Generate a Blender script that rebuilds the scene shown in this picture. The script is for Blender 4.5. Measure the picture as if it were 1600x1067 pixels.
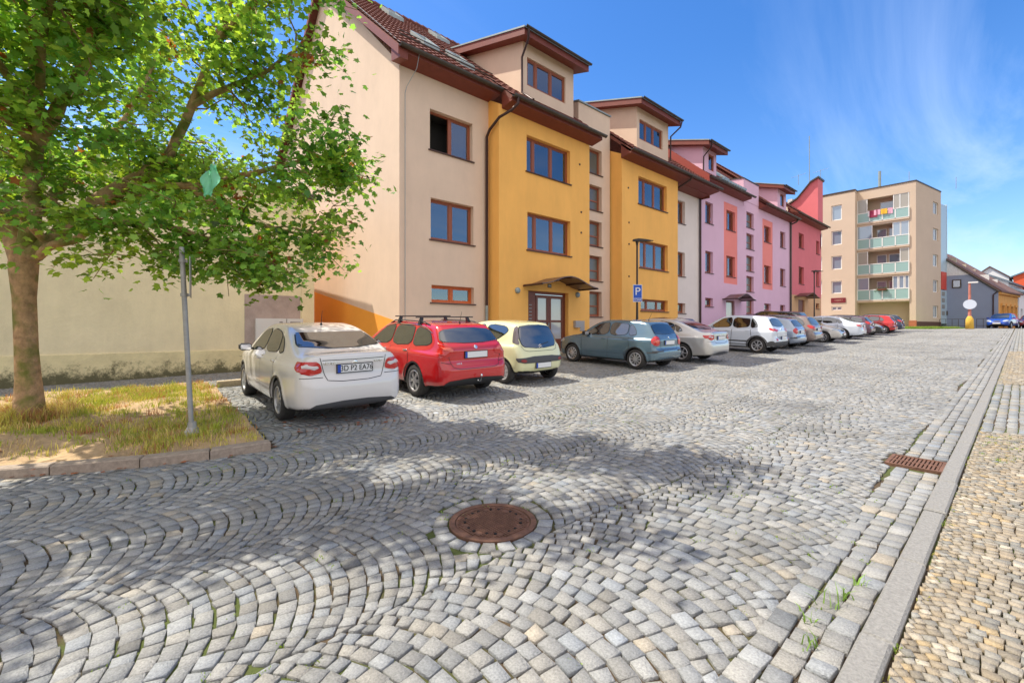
import bpy, math, random
import numpy as np
from mathutils import Vector, Matrix
for _o in list(bpy.data.objects): bpy.data.objects.remove(_o)
S = bpy.context.scene
R = math.radians
# ---------------------------------------------------------------- camera
cam = bpy.data.cameras.new("camera"); co = bpy.data.objects.new("camera", cam)
S.collection.objects.link(co); S.camera = co
YAW = math.atan(798/692)                      # the street runs along +Y, the camera looks left of it
co.location = (0, 0, 1.5); co.rotation_euler = (R(90), 0, YAW)
cam.sensor_width = 36; cam.lens = 36*692/1600; cam.shift_y = -21/1600
cam.clip_start = 0.05; cam.clip_end = 3000
# ---------------------------------------------------------------- sky and sun
SUN = Vector((-0.50, -0.31, 1.0)).normalized()
W = bpy.data.worlds.new("World"); S.world = W; W.use_nodes = True
wn = W.node_tree; wn.nodes.clear()
sky = wn.nodes.new("ShaderNodeTexSky"); sky.sky_type = 'NISHITA'; sky.sun_disc = False
sky.sun_elevation = math.asin(SUN.z); sky.sun_rotation = math.atan2(SUN.x, SUN.y)
sky.air_density = 1.0; sky.dust_density = 0.35; sky.ozone_density = 2.6
bg = wn.nodes.new("ShaderNodeBackground"); bg.inputs[1].default_value = 0.15
wo = wn.nodes.new("ShaderNodeOutputWorld")
tc = wn.nodes.new("ShaderNodeTexCoord"); sp = wn.nodes.new("ShaderNodeSeparateXYZ")
wn.links.new(tc.outputs['Generated'], sp.inputs[0])
def wmath(op, a, b=None, c=None, clamp=False):
    n = wn.nodes.new("ShaderNodeMath"); n.operation = op; n.use_clamp = clamp
    for i, v in enumerate((a, b, c)):
        if v is None: continue
        if isinstance(v, (int, float)): n.inputs[i].default_value = v
        else: wn.links.new(v, n.inputs[i])
    return n.outputs[0]
zz = wmath('ADD', wmath('MAXIMUM', sp.outputs[2], 0.0), 0.13)
cx_ = wn.nodes.new("ShaderNodeCombineXYZ")
wn.links.new(wmath('DIVIDE', sp.outputs[0], zz), cx_.inputs[0]); wn.links.new(wmath('DIVIDE', sp.outputs[1], zz), cx_.inputs[1])
mpn = wn.nodes.new("ShaderNodeMapping"); mpn.inputs['Scale'].default_value = (1.6, 0.45, 1); mpn.inputs['Rotation'].default_value = (0, 0, R(38)); mpn.inputs['Location'].default_value = (3.1, 1.4, 0)
wn.links.new(cx_.outputs[0], mpn.inputs[0])
n1 = wn.nodes.new("ShaderNodeTexNoise"); n1.inputs['Scale'].default_value = 0.9; n1.inputs['Detail'].default_value = 9; n1.inputs['Roughness'].default_value = .62; n1.inputs['Distortion'].default_value = .7
wn.links.new(mpn.outputs[0], n1.inputs['Vector'])
n2 = wn.nodes.new("ShaderNodeTexNoise"); n2.inputs['Scale'].default_value = 0.35; n2.inputs['Detail'].default_value = 3
wn.links.new(mpn.outputs[0], n2.inputs['Vector'])
cl = wmath('MULTIPLY', wmath('SUBTRACT', n1.outputs[0], .47), 3.2, clamp=True)
cl2 = wmath('MULTIPLY', wmath('SUBTRACT', n2.outputs[0], .36), 4.0, clamp=True)
# more veil low over the end of the street
low = wmath('MULTIPLY', wmath('SUBTRACT', .50, sp.outputs[2]), 2.2, clamp=True)
yy = wmath('MULTIPLY', wmath('ADD', wmath('MULTIPLY', sp.outputs[1], .8), wmath('MULTIPLY', sp.outputs[0], .6)), 1.35, clamp=True)
cf = wmath('ADD', wmath('MULTIPLY', wmath('MULTIPLY', cl, cl2), .46), wmath('MULTIPLY', wmath('MULTIPLY', low, yy), wmath('ADD', .06, wmath('MULTIPLY', cl, .62))), clamp=True)
mx = wn.nodes.new("ShaderNodeMix"); mx.data_type = 'RGBA'
hsv = wn.nodes.new("ShaderNodeHueSaturation"); hsv.inputs['Saturation'].default_value = 1.32; hsv.inputs['Hue'].default_value = .508; hsv.inputs['Value'].default_value = .60
wn.links.new(sky.outputs[0], hsv.inputs['Color'])
wn.links.new(cf, mx.inputs[0]); wn.links.new(hsv.outputs[0], mx.inputs[6]); mx.inputs[7].default_value = (2.2, 2.75, 3.8, 1)
# a bank of unseen cloud added behind the camera to brighten facades and shade
dt = wn.nodes.new("ShaderNodeVectorMath"); dt.operation = 'DOT_PRODUCT'; wn.links.new(tc.outputs['Generated'], dt.inputs[0]); dt.inputs[1].default_value = Vector((.50, -.56, .70)).normalized()
n3 = wn.nodes.new("ShaderNodeTexNoise"); n3.inputs['Scale'].default_value = 3.5; n3.inputs['Detail'].default_value = 6; wn.links.new(tc.outputs['Generated'], n3.inputs['Vector'])
fill_bank = wmath('MULTIPLY', wmath('SUBTRACT', wmath('ADD', dt.outputs['Value'], wmath('MULTIPLY', n3.outputs[0], .5)), .48), 2.6, clamp=True)
mb_ = wn.nodes.new("ShaderNodeMix"); mb_.data_type = 'RGBA'; wn.links.new(fill_bank, mb_.inputs[0]); wn.links.new(mx.outputs[2], mb_.inputs[6]); mb_.inputs[7].default_value = (3.25, 3.1, 3.2, 1)
wn.links.new(mb_.outputs[2], bg.inputs[0]); wn.links.new(bg.outputs[0], wo.inputs[0])
sl = bpy.data.lights.new("sun", 'SUN'); sl.energy = 2.45; sl.angle = R(.55); sl.color = (1, .93, .80)
so = bpy.data.objects.new("sun", sl); S.collection.objects.link(so)
so.rotation_euler = SUN.to_track_quat('Z', 'Y').to_euler(); so.location = (-20, -12, 40)
S.view_settings.view_transform = 'Standard'; S.view_settings.look = 'None'; S.view_settings.gamma = 1
S.view_settings.exposure = 1.38
S.cycles.max_bounces = 6; S.cycles.use_denoising = True
# ---------------------------------------------------------------- helpers
COL = S.collection
rng = np.random.default_rng(7); random.seed(5)
OFF = {}
def srgb(r, g, b):
    f = lambda c: (c/255/12.92) if c/255 <= .04045 else ((c/255+.055)/1.055)**2.4
    return (f(r), f(g), f(b), 1)
MATS = {}
def mat(name, col, rough=.8, metal=0., var=.0, vscale=3., bump=0., bscale=40., spec=.5, coat=0., ior=None, streak=0., attr=None, trans=0.):
    """procedural material; var = mottling of the base colour, bump = fine relief"""
    if name in MATS: return MATS[name]
    m = bpy.data.materials.new(name); m.use_nodes = True; nt = m.node_tree; N = nt.nodes; L = nt.links
    b = N['Principled BSDF']
    if len(col) == 3: col = (*col, 1)
    b.inputs['Base Color'].default_value = col; b.inputs['Roughness'].default_value = rough
    b.inputs['Metallic'].default_value = metal; b.inputs['Specular IOR Level'].default_value = spec
    b.inputs['Coat Weight'].default_value = coat; b.inputs['Coat Roughness'].default_value = .03
    if ior: b.inputs['IOR'].default_value = ior
    t = N.new("ShaderNodeTexCoord"); src = None
    if attr:
        a = N.new("ShaderNodeAttribute"); a.attribute_name = attr
        mm = N.new("ShaderNodeMix"); mm.data_type = 'RGBA'; mm.blend_type = 'MULTIPLY'; mm.inputs[0].default_value = 1
        mm.inputs[6].default_value = col; L.new(a.outputs['Color'], mm.inputs[7]); src = mm.outputs[2]
    if var:
        n = N.new("ShaderNodeTexNoise"); n.inputs['Scale'].default_value = vscale; n.inputs['Detail'].default_value = 6; n.inputs['Roughness'].default_value = .65
        L.new(t.outputs['Object'], n.inputs['Vector'])
        mr = N.new("ShaderNodeMapRange"); mr.inputs[1].default_value = .3; mr.inputs[2].default_value = .7
        mr.inputs[3].default_value = 1-var; mr.inputs[4].default_value = 1+var
        L.new(n.outputs[0], mr.inputs[0])
        v = N.new("ShaderNodeVectorMath"); v.operation = 'SCALE'
        if src: L.new(src, v.inputs[0])
        else: v.inputs[0].default_value = col[:3]
        L.new(mr.outputs[0], v.inputs['Scale']); src = v.outputs[0]
    if streak:
        mp = N.new("ShaderNodeMapping"); mp.inputs['Scale'].default_value = (1.1, 1.1, .25); L.new(t.outputs['Object'], mp.inputs[0])
        n = N.new("ShaderNodeTexNoise"); n.inputs['Scale'].default_value = 1.6; n.inputs['Detail'].default_value = 8; n.inputs['Roughness'].default_value = .7
        L.new(mp.outputs[0], n.inputs['Vector'])
        mr = N.new("ShaderNodeMapRange"); mr.inputs[1].default_value = .42; mr.inputs[2].default_value = .75
        mr.inputs[3].default_value = 1; mr.inputs[4].default_value = 1-streak; L.new(n.outputs[0], mr.inputs[0])
        v = N.new("ShaderNodeVectorMath"); v.operation = 'SCALE'
        if src: L.new(src, v.inputs[0])
        else: v.inputs[0].default_value = col[:3]
        L.new(mr.outputs[0], v.inputs['Scale']); src = v.outputs[0]
    if src: L.new(src, b.inputs['Base Color'])
    if bump:
        n = N.new("ShaderNodeTexNoise"); n.inputs['Scale'].default_value = bscale; n.inputs['Detail'].default_value = 5
        L.new(t.outputs['Object'], n.inputs['Vector'])
        bp = N.new("ShaderNodeBump"); bp.inputs['Strength'].default_value = bump; bp.inputs['Distance'].default_value = .02
        L.new(n.outputs[0], bp.inputs['Height']); L.new(bp.outputs[0], b.inputs['Normal'])
    if trans:
        tr = N.new("ShaderNodeBsdfTranslucent"); mxs = N.new("ShaderNodeMixShader"); mxs.inputs[0].default_value = trans
        g = N.new("ShaderNodeGamma"); g.inputs[1].default_value = .8
        if src: L.new(src, g.inputs[0])
        else: g.inputs[0].default_value = col
        hs = N.new("ShaderNodeHueSaturation"); hs.inputs['Hue'].default_value = .485; hs.inputs['Saturation'].default_value = 1.15; hs.inputs['Value'].default_value = 1.5
        L.new(g.outputs[0], hs.inputs['Color']); L.new(hs.outputs[0], tr.inputs[0])
        L.new(b.outputs[0], mxs.inputs[1]); L.new(tr.outputs[0], mxs.inputs[2])
        L.new(mxs.outputs[0], N['Material Output'].inputs[0])
    MATS[name] = m; return m
def np_mesh(name, V, Fc, material, parent=None, smooth=False, tint=None, local=False, mats=None, fmat=None):
    """V (n,3); Fc = array (m,k) or list of index lists; one object"""
    me = bpy.data.meshes.new(name); V = np.asarray(V, dtype=np.float32)
    if parent is not None and not local: V = V - np.array(OFF.get(parent.name, (0, 0, 0)), dtype=np.float32)
    if isinstance(Fc, np.ndarray):
        m, k = Fc.shape
        me.vertices.add(len(V)); me.vertices.foreach_set('co', V.ravel())
        me.loops.add(m*k); me.loops.foreach_set('vertex_index', Fc.ravel().astype(np.int32))
        me.polygons.add(m); me.polygons.foreach_set('loop_start', np.arange(0, m*k, k, dtype=np.int32))
        me.polygons.foreach_set('loop_total', np.full(m, k, dtype=np.int32)); me.update(calc_edges=True)
    else:
        me.from_pydata(V.tolist(), [], [list(map(int, f)) for f in Fc]); me.update()
    if mats:
        for q in mats: me.materials.append(q)
        me.polygons.foreach_set('material_index', np.asarray(fmat, dtype=np.int32))
    elif material: me.materials.append(material)
    if smooth: me.polygons.foreach_set('use_smooth', np.ones(len(me.polygons), dtype=bool))
    if tint is not None:
        a = me.attributes.new('tint', 'FLOAT_COLOR', 'POINT'); t4 = np.ones((len(V), 4), dtype=np.float32); t4[:, :3] = tint
        a.data.foreach_set('color', t4.ravel())
    o = bpy.data.objects.new(name, me); COL.objects.link(o)
    if parent is not None:
        o.parent = parent; OFF[o.name] = OFF.get(parent.name, (0, 0, 0))
    return o
def tag(o, label=None, cat=None, group=None, kind=None):
    if label: o['label'] = label
    if cat: o['category'] = cat
    if group: o['group'] = group
    if kind: o['kind'] = kind
    return o
def thing(name, label, cat, loc=(0, 0, 0), rz=0., group=None):
    o = bpy.data.objects.new(name, None); COL.objects.link(o); o.empty_display_size = .3
    o.location = loc; o.rotation_euler = (0, 0, rz); OFF[o.name] = tuple(loc)
    return tag(o, label, cat, group)
class MB:
    def __init__(s): s.v = []; s.f = []
    def add(s, v, f):
        n = len(s.v); s.v += [tuple(map(float, p)) for p in v]; s.f += [[n+i for i in q] for q in f]; return s
    def quad(s, a, b, c, d): return s.add([a, b, c, d], [[0, 1, 2, 3]])
    def hexa(s, p):   # 8 corners: bottom 4 ccw, top 4 ccw
        return s.add(p, [[3, 2, 1, 0], [4, 5, 6, 7], [0, 1, 5, 4], [1, 2, 6, 5], [2, 3, 7, 6], [3, 0, 4, 7]])
    def box(s, x0, x1, y0, y1, z0, z1):
        return s.hexa([(x0, y0, z0), (x1, y0, z0), (x1, y1, z0), (x0, y1, z0), (x0, y0, z1), (x1, y0, z1), (x1, y1, z1), (x0, y1, z1)])
    def tube(s, pts, r, n=8, caps=True):
        pts = [Vector(p) for p in pts]; rr = r if hasattr(r, '__len__') else [r]*len(pts); rings = []; up = None
        for i, p in enumerate(pts):
            d = (pts[min(i+1, len(pts)-1)]-pts[max(i-1, 0)]).normalized()
            if up is None: up = Vector((0, 0, 1)) if abs(d.z) < .9 else Vector((1, 0, 0))
            a = d.cross(up).normalized(); b = a.cross(d).normalized(); up = b
            rings.append([p+(a*math.cos(2*math.pi*k/n)+b*math.sin(2*math.pi*k/n))*rr[i] for k in range(n)])
        v = [q for ring in rings for q in ring]; f = []
        for i in range(len(pts)-1):
            for k in range(n):
                k2 = (k+1) % n; f.append([i*n+k, i*n+k2, (i+1)*n+k2, (i+1)*n+k])
        if caps: f += [list(range(n)), list(range((len(pts)-1)*n, len(pts)*n))[::-1]]
        return s.add(v, f)
    def lathe(s, prof, c=(0, 0, 0), axis='z', n=24):
        v = []; f = []
        for (r, h) in prof:
            for k in range(n):
                a = 2*math.pi*k/n; x, y = r*math.cos(a), r*math.sin(a)
                p = (x, y, h) if axis == 'z' else ((h, x, y) if axis == 'x' else (x, h, y))
                v.append((c[0]+p[0], c[1]+p[1], c[2]+p[2]))
        for i in range(len(prof)-1):
            for k in range(n): k2 = (k+1) % n; f.append([i*n+k, i*n+k2, (i+1)*n+k2, (i+1)*n+k])
        return s.add(v, f)
    def build(s, name, m, parent=None, smooth=False, local=False):
        return np_mesh(name, s.v, s.f, m, parent, smooth, local=local)
def auto_smooth(o, ang=35):
    me = o.data; me.polygons.foreach_set('use_smooth', np.ones(len(me.polygons), dtype=bool))
    try: me.set_sharp_from_angle(angle=R(ang))
    except Exception: pass
    return o
def prism(poly, h0, h1, fn):
    """poly 2-D -> MB prism, fn maps (a,b,h) to 3-D"""
    n = len(poly); v = [fn(a, b, h0) for a, b in poly]+[fn(a, b, h1) for a, b in poly]
    return v, [list(range(n))[::-1], list(range(n, 2*n))]+[[i, (i+1) % n, n+(i+1) % n, n+i] for i in range(n)]
def text_geo(txt, size):
    cu = bpy.data.curves.new('t', 'FONT'); cu.body = txt; cu.size = size; cu.extrude = .002; cu.align_x = 'CENTER'; cu.align_y = 'CENTER'
    o = bpy.data.objects.new('t', cu); COL.objects.link(o)
    dg = bpy.context.evaluated_depsgraph_get(); me = bpy.data.meshes.new_from_object(o.evaluated_get(dg))
    v = [tuple(p.co) for p in me.vertices]; f = [list(p.vertices) for p in me.polygons]
    bpy.data.objects.remove(o); bpy.data.curves.remove(cu); bpy.data.meshes.remove(me); return v, f
# ---------------------------------------------------------------- ground heights
def G(x, y):
    x = np.asarray(x, float); y = np.asarray(y, float)
    yy = np.clip(y, None, 63.6); z = .0195*yy+6e-5*np.clip(yy, 0, None)**2
    z = z+.035*np.clip(-6-x, 0, 5.5)*np.clip((64-y)/12, 0, 1)
    side = np.clip((-11.5-x)/5.3, 0, 1)
    return z-np.where(y < 5.8, .17*side, 0)
def g(x, y): return float(G(x, y))
# ---------------------------------------------------------------- the ground
m_joint = mat('joint_soil', srgb(78, 64, 46), .95, var=.45, vscale=2.2, bump=.6, bscale=60)
def make_joint():
    nt = m_joint.node_tree; N = nt.nodes; L = nt.links; b = N['Principled BSDF']
    t = N.new("ShaderNodeTexCoord"); n = N.new("ShaderNodeTexNoise"); n.inputs['Scale'].default_value = .9; n.inputs['Detail'].default_value = 5; n.inputs['Roughness'].default_value = .7
    L.new(t.outputs['Object'], n.inputs['Vector'])
    mr = N.new("ShaderNodeMapRange"); mr.inputs[1].default_value = .47; mr.inputs[2].default_value = .56; L.new(n.outputs[0], mr.inputs[0])
    mx = N.new("ShaderNodeMix"); mx.data_type = 'RGBA'; old = b.inputs['Base Color'].links[0].from_socket
    L.new(old, mx.inputs[6]); mx.inputs[7].default_value = srgb(74, 84, 36); L.new(mr.outputs[0], mx.inputs[0]); L.new(mx.outputs[2], b.inputs['Base Color'])
make_joint()
def grid_sheet(name, xs, ys, m, dz=0., zf=G, smooth=True):
    X, Y = np.meshgrid(xs, ys, indexing='ij'); Z = zf(X, Y)+dz
    V = np.stack([X, Y, Z], -1).reshape(-1, 3); nx, ny = len(xs), len(ys)
    i, j = np.meshgrid(np.arange(nx-1), np.arange(ny-1), indexing='ij'); a = (i*ny+j).ravel()
    return np_mesh(name, V, np.stack([a, a+ny, a+ny+1, a+1], 1), m, smooth=smooth)
xs = np.r_[np.array([-600, -250, -120, -60, -30, -22]), np.arange(-17, -11.5, .5), np.arange(-11.5, 3.01, .5), np.array([6, 12, 30, 80, 300, 900])]
ys = np.r_[np.array([-600, -200, -80, -30, -15]), np.arange(-8, 64.1, .5), np.array([70, 90, 120, 200, 400, 1500])]
tag(grid_sheet('ground', xs, ys, m_joint, -.017), kind='structure')
m_sett = mat('granite_sett', (.266, .266, .258), .72, var=.30, vscale=90, bump=.55, bscale=150, attr='tint')
m_mosaic = mat('mosaic_stone', (.30, .27, .222), .75, var=.25, vscale=110, bump=.5, bscale=170, attr='tint')
m_kerb = mat('kerb_granite', srgb(136, 134, 130), .75, var=.25, vscale=60, bump=.5, bscale=120)
def setts(name, Q, tint, m, detail=True, zf=G, hj=.003, dz=0., inset=.10):
    """Q (n,4,2) stone outlines (ccw) -> one mesh of individually set, worn stones"""
    n = len(Q); c = Q.mean(1, keepdims=True); zb = zf(Q[..., 0], Q[..., 1])+dz+rng.normal(0, hj*.8, (n, 1))+rng.normal(0, hj*.55, (n, 4))
    def ring(s, z): P = c+(Q-c)*s; return np.concatenate([P, (zb+z)[..., None]], -1)
    rings = [ring(1.0, -.030), ring(.994, -.0042), ring(1-inset*.5, 0)] if detail else [ring(1.0, -.020), ring(1-inset, 0)]
    k = len(rings); V = np.concatenate(rings, 1).reshape(-1, 3); base = (np.arange(n)*4*k)[:, None]; F = []
    for r in range(k-1):
        for e in range(4):
            e2 = (e+1) % 4; F.append(base+np.array([[4*r+e, 4*r+e2, 4*r+4+e2, 4*r+4+e]]))
    F.append(base+np.array([[4*k-4, 4*k-3, 4*k-2, 4*k-1]]))
    return np_mesh(name, V, np.concatenate(F, 0), m, tint=np.repeat(tint, 4*k, 0), smooth=False)
def stone_tints(n, base, spread, warm=.08, odd=.02, oddcol=(1.35, 1.15, .9)):
    t = np.ones((n, 3))*np.array(base)*(1+rng.normal(0, spread, (n, 1))); w = rng.normal(0, warm, (n, 1))
    t = t*(1+np.concatenate([w, w*.2, -w], 1)); o = rng.random(n) < odd; t[o] = np.array(oddcol)*(1+rng.normal(0, .06, (o.sum(), 1)))
    return np.clip(t, .15, 1.9)
def warp(P):
    x, y = P[..., 0], P[..., 1]
    dx = .035*np.sin(.9*y+1.3*x)+.02*np.sin(2.3*y-1.1); dy = .05*np.sin(1.1*x+.37*y)+.02*np.sin(2.9*x+.8*y)
    return np.stack([x+dx, y+dy], -1)
def arcs(x0, x1, ya, yb, w, sp, jx=.006, gap=.0055, close=False):
    """segmental-arch paving: lanes of stacked arcs with their crowns towards +Y"""
    Rr = w/math.sqrt(2); out = []; nl = int(round((x1-x0)/w)); lanes = x0+w*(np.arange(nl)+.5)
    for xc in lanes:
        y = ya-rng.random()*sp; rows = []
        while y < yb: rows.append(y); y += sp*rng.uniform(.93, 1.08)
        for j in range(len(rows)-1):
            sp_j = rows[j+1]-rows[j]; a = -math.pi/4+rng.random()*.03; As = [a]
            while a < math.pi/4-.01:
                da = (sp*(.62+.38*math.cos(a*1.6))*rng.uniform(.86, 1.24))/Rr; a = min(a+da, math.pi/4) if a+da*1.4 < math.pi/4 else math.pi/4; As.append(a)
            As = np.array(As); lo = np.stack([xc+Rr*np.sin(As), rows[j]+Rr*(np.cos(As)-.85)], 1)
            X2 = np.clip(Rr*np.sin(As)+sp_j*np.cos(As)*np.sin(As)*.9, -w/2, w/2)
            hi = np.stack([xc+X2, rows[j+1]+np.sqrt(np.maximum(Rr**2-X2**2, 0))-.85*Rr], 1)
            for i in range(len(As)-1): out.append([lo[i], lo[i+1], hi[i+1], hi[i]])
    Q = np.array(out); c = Q.mean(1, keepdims=True); e1 = np.linalg.norm(Q[:, 1]-Q[:, 0], axis=1); e2 = np.linalg.norm(Q[:, 3]-Q[:, 0], axis=1)
    s = 1-gap*2/np.minimum(np.maximum(e1, .02), np.maximum(e2, .02)); Q = c+(Q-c)*np.clip(s, .5, 1)[:, None, None]
    Q = Q+rng.normal(0, jx, Q.shape); area = .5*abs((Q[:, 2, 0]-Q[:, 0, 0])*(Q[:, 3, 1]-Q[:, 1, 1])-(Q[:, 3, 0]-Q[:, 1, 0])*(Q[:, 2, 1]-Q[:, 0, 1]))
    return Q[area > .0016*(sp/.1)**2]
def rows(x0, x1, ya, yb, wx, ly, jx=.005, gap=.006):
    out = []; nx = max(1, int(round((x1-x0)/wx))); w = (x1-x0)/nx
    for i in range(nx):
        y = ya-rng.random()*ly
        while y < yb:
            l = ly*rng.uniform(.75, 1.3); out.append([[x0+i*w+gap, y+gap], [x0+(i+1)*w-gap, y+gap], [x0+(i+1)*w-gap, y+l-gap], [x0+i*w+gap, y+l-gap]]); y += l
    Q = np.array(out); return Q+rng.normal(0, jx, Q.shape)
MAN = (-2.63, 2.09); GRT = (-.93, -.5, 5.86, 6.32)
LW = 1.33; XR = -.84
Qa = warp(arcs(XR-8*LW, XR, -3.5, 62.5, LW, .098, .0055, .0042))
Qr = rows(XR, -.51, -3.5, 62.5, .108, .12, .005, .0045)
Q = np.concatenate([Qa, Qr]); c = Q.mean(1)
dm = np.hypot(c[:, 0]-MAN[0], c[:, 1]-MAN[1]); keep = dm > .462
keep &= ~((c[:, 0] > GRT[0]-.04) & (c[:, 0] < GRT[1]+.02) & (c[:, 1] > GRT[2]-.05) & (c[:, 1] < GRT[3]+.05))
# the planted bed is cut out
BED = [(-7.9, -3.6), (-7.35, -2.2), (-6.82, -1.02), (-6.45, -.22), (-6.24, .39), (-6.13, .9), (-6.10, 1.36)]
bx = np.interp(c[:, 1], [b[1] for b in BED], [b[0] for b in BED]); keep &= ~((c[:, 1] < 1.40) & (c[:, 0] < bx+.05)); keep &= c[:, 0] > -11.42
# only what the camera's side of the street can ever see
keep &= ~((c[:, 1] < -1.2) & (c[:, 0] > -2.2))
Q = Q[keep]; c = c[keep]
ring = []
for rr, dr, nn in ((.345, .105, 21),):
    for k in range(nn):
        a0, a1 = 2*math.pi*k/nn+.02, 2*math.pi*(k+1)/nn-.02
        ring.append([[MAN[0]+rr*math.cos(a0), MAN[1]+rr*math.sin(a0)], [MAN[0]+(rr+dr)*math.cos(a0), MAN[1]+(rr+dr)*math.sin(a0)], [MAN[0]+(rr+dr)*math.cos(a1), MAN[1]+(rr+dr)*math.sin(a1)], [MAN[0]+rr*math.cos(a1), MAN[1]+rr*math.sin(a1)]])
Q = np.concatenate([Q, np.array(ring)+rng.normal(0, .004, (len(ring), 4, 2))]); c = Q.mean(1)
T = stone_tints(len(Q), (1, 1, 1), .13, .035, .02, (1.35, 1.2, 1.0))
for k in range(60):   # old oil and dirt stains
    sx, sy = rng.uniform(-11, -.9), rng.uniform(0, 40); sr = rng.uniform(.12, .5); T *= 1-(rng.uniform(.1, .28)*np.exp(-(((c[:, 0]-sx)/sr)**2+((c[:, 1]-sy)/(sr*1.3))**2)))[:, None]
big = .08*np.sin(c[:, 0]*.7+1)*np.sin(c[:, 1]*.5)+.05*np.sin(c[:, 1]*1.7+c[:, 0]); T *= (1+big)[:, None]
near_edge = np.clip(1-np.abs(c[:, 1]-9)/7, 0, 1)*np.clip((-3.0-c[:, 0])/5, 0, 1); T *= 1+near_edge[:, None]*np.array([[.10, .07, .0]])
line = (np.abs(c[:, 1]-3.85) < .06) & (c[:, 0] < -5.9) & (c[:, 0] > -9) & (rng.random(len(c)) < .6); T[line] *= 1.5
dist = np.hypot(c[:, 0], c[:, 1]); nr = dist < 12
tag(setts('cobblestone_road', Q, T, m_sett), kind='structure')
# kerb on the camera's side, nearly flush with the road
def kerb_line(pts, w, h0, h1, lmin, lmax, name, zf=G, m=m_kerb, gap=.006):
    pts = [Vector((p[0], p[1])) for p in pts]; seg = [(pts[i+1]-pts[i]).length for i in range(len(pts)-1)]; tot = sum(seg)
    def at(d):
        for i, s_ in enumerate(seg):
            if d <= s_ or i == len(seg)-1: return pts[i].lerp(pts[i+1], d/s_), (pts[i+1]-pts[i]).normalized()
            d -= s_
    mb = MB(); d = 0
    while d < tot-.05:
        l = min(random.uniform(lmin, lmax), tot-d); a, ta = at(d+gap); b, tb = at(d+l-gap); na = Vector((ta.y, -ta.x)); nb = Vector((tb.y, -tb.x)); jj = random.uniform(-.006, .006); jw = random.uniform(-.006, .006)
        P = []
        ch = .012
        for hh, ins in ((h0, 0), (h1-ch, 0), (h1, ch)):
            for p, nv, e in ((a, na, 0), (b, nb, 0)):
                for s_ in (0, 1):
                    off = nv*((w-ins+jw)*s_+ins*(1-s_)); q = p+off+(tb*(ins*(1 if p is a else -1)))
                    P.append((q.x, q.y, g(q.x, q.y)+hh+jj))
        F = []
        def o_(k, p, s_): return k*4+p*2+s_
        for k in (0, 1):
            F += [[o_(k, 0, 0), o_(k, 1, 0), o_(k+1, 1, 0), o_(k+1, 0, 0)], [o_(k, 1, 1), o_(k, 0, 1), o_(k+1, 0, 1), o_(k+1, 1, 1)], [o_(k, 0, 1), o_(k, 0, 0), o_(k+1, 0, 0), o_(k+1, 0, 1)], [o_(k, 1, 0), o_(k, 1, 1), o_(k+1, 1, 1), o_(k+1, 1, 0)]]
        F.append([o_(2, 0, 0), o_(2, 1, 0), o_(2, 1, 1), o_(2, 0, 1)]); mb.add(P, F); d += l
    return tag(mb.build(name, m), kind='structure')
kerb_line([(-.505, -1.5), (-.50, 30), (-.44, 62)], .125, -.1, .018, .75, 1.25, 'street_kerb')
# the pavement the camera stands on: small mosaic stones, with a driveway of grey setts across it
Qs = np.concatenate([arcs(-.37, -.37+.62*5, -.3, 8.4, .62, .054, .0032, .0026), arcs(-.37, -.37+.62*5, 14.4, 27, .62, .07, .004, .004)])
Qs = warp(Qs*[1, 1]) if False else Qs
cs = Qs.mean(1); kk = (cs[:, 0] < .35+.55*cs[:, 1]); Qs = Qs[kk]
Ts = stone_tints(len(Qs), (1.05, 1.0, .92), .13, .05, .12, (.78, .83, .88)); wh = rng.random(len(Qs)) < .05; Ts[wh] = [1.6, 1.58, 1.5]; yl = rng.random(len(Qs)) < .06; Ts[yl] = [1.35, 1.14, .8]
tag(setts('pavement', Qs, Ts, m_mosaic, hj=.003), kind='structure')
Qd = np.concatenate([rows(-.37, 3.2, 8.45, 14.3, .11, .13), rows(-.37, 4.5, 27.1, 62, .12, .16)]); Td = stone_tints(len(Qd), (.98, .98, .96), .12, .06)
tag(setts('pavement_driveway', Qd, Td, m_sett, detail=False), kind='structure')
# the footway on the far side, in front of the wall and along the houses
Qf = arcs(-16.8, -11.65, -6, 5.9, .72, .075, .004, .005); Tf = stone_tints(len(Qf), (.95, .93, .9), .16, .06)
tag(setts('footway', Qf, Tf, m_sett, detail=False), kind='structure')
xs2 = np.array([-30, -12.6, -12, -11.62]); tag(grid_sheet('house_footway', xs2, np.arange(5.9, 62, 1.), mat('footway_paving', srgb(165, 160, 150), .85, var=.2, vscale=8, bump=.4), .12), kind='structure')
kerb_line([(-11.5, 1.45), (-11.5, 62)], .14, -.1, .13, .8, 1.2, 'footway_kerb', m=mat('kerb_sandy', srgb(178, 160, 130), .8, var=.2, vscale=30, bump=.4))
# bed: kerb, soil, grass
kerb_line([(b[0]-.0, b[1]) for b in BED], .15, -.1, .10, .55, .8, 'bed_kerb', m=mat('kerb_brown', srgb(158, 142, 126), .8, var=.25, vscale=20, bump=.5, bscale=80))
kerb_line([(-6.25, 1.30), (-11.4, 1.34)][::-1], .14, -.1, .10, .7, 1.1, 'bed_side_kerb')
kerb_line([(-11.42, 1.2), (-11.42, -4.5)], .12, -.1, .09, .7, 1.1, 'bed_back_kerb', m=MATS['kerb_sandy'])
def soilz(x, y):
    d = np.interp(y, [b[1] for b in BED], [b[0] for b in BED])-x
    return G(x, y)+.07+.09*np.clip(d/1.2, 0, 1)+.03*np.sin(x*1.9+y)*np.clip(d, 0, 1)+.022*np.sin(x*5.1-y*3.3)+.012*np.sin(x*11+y*9)
m_soil = mat('dry_soil', srgb(176, 148, 112), .95, var=.28, vscale=5, bump=.9, bscale=25)
nu, nv = 90, 70; uy = np.linspace(-4.5, 1.27, nv); V = []
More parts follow.
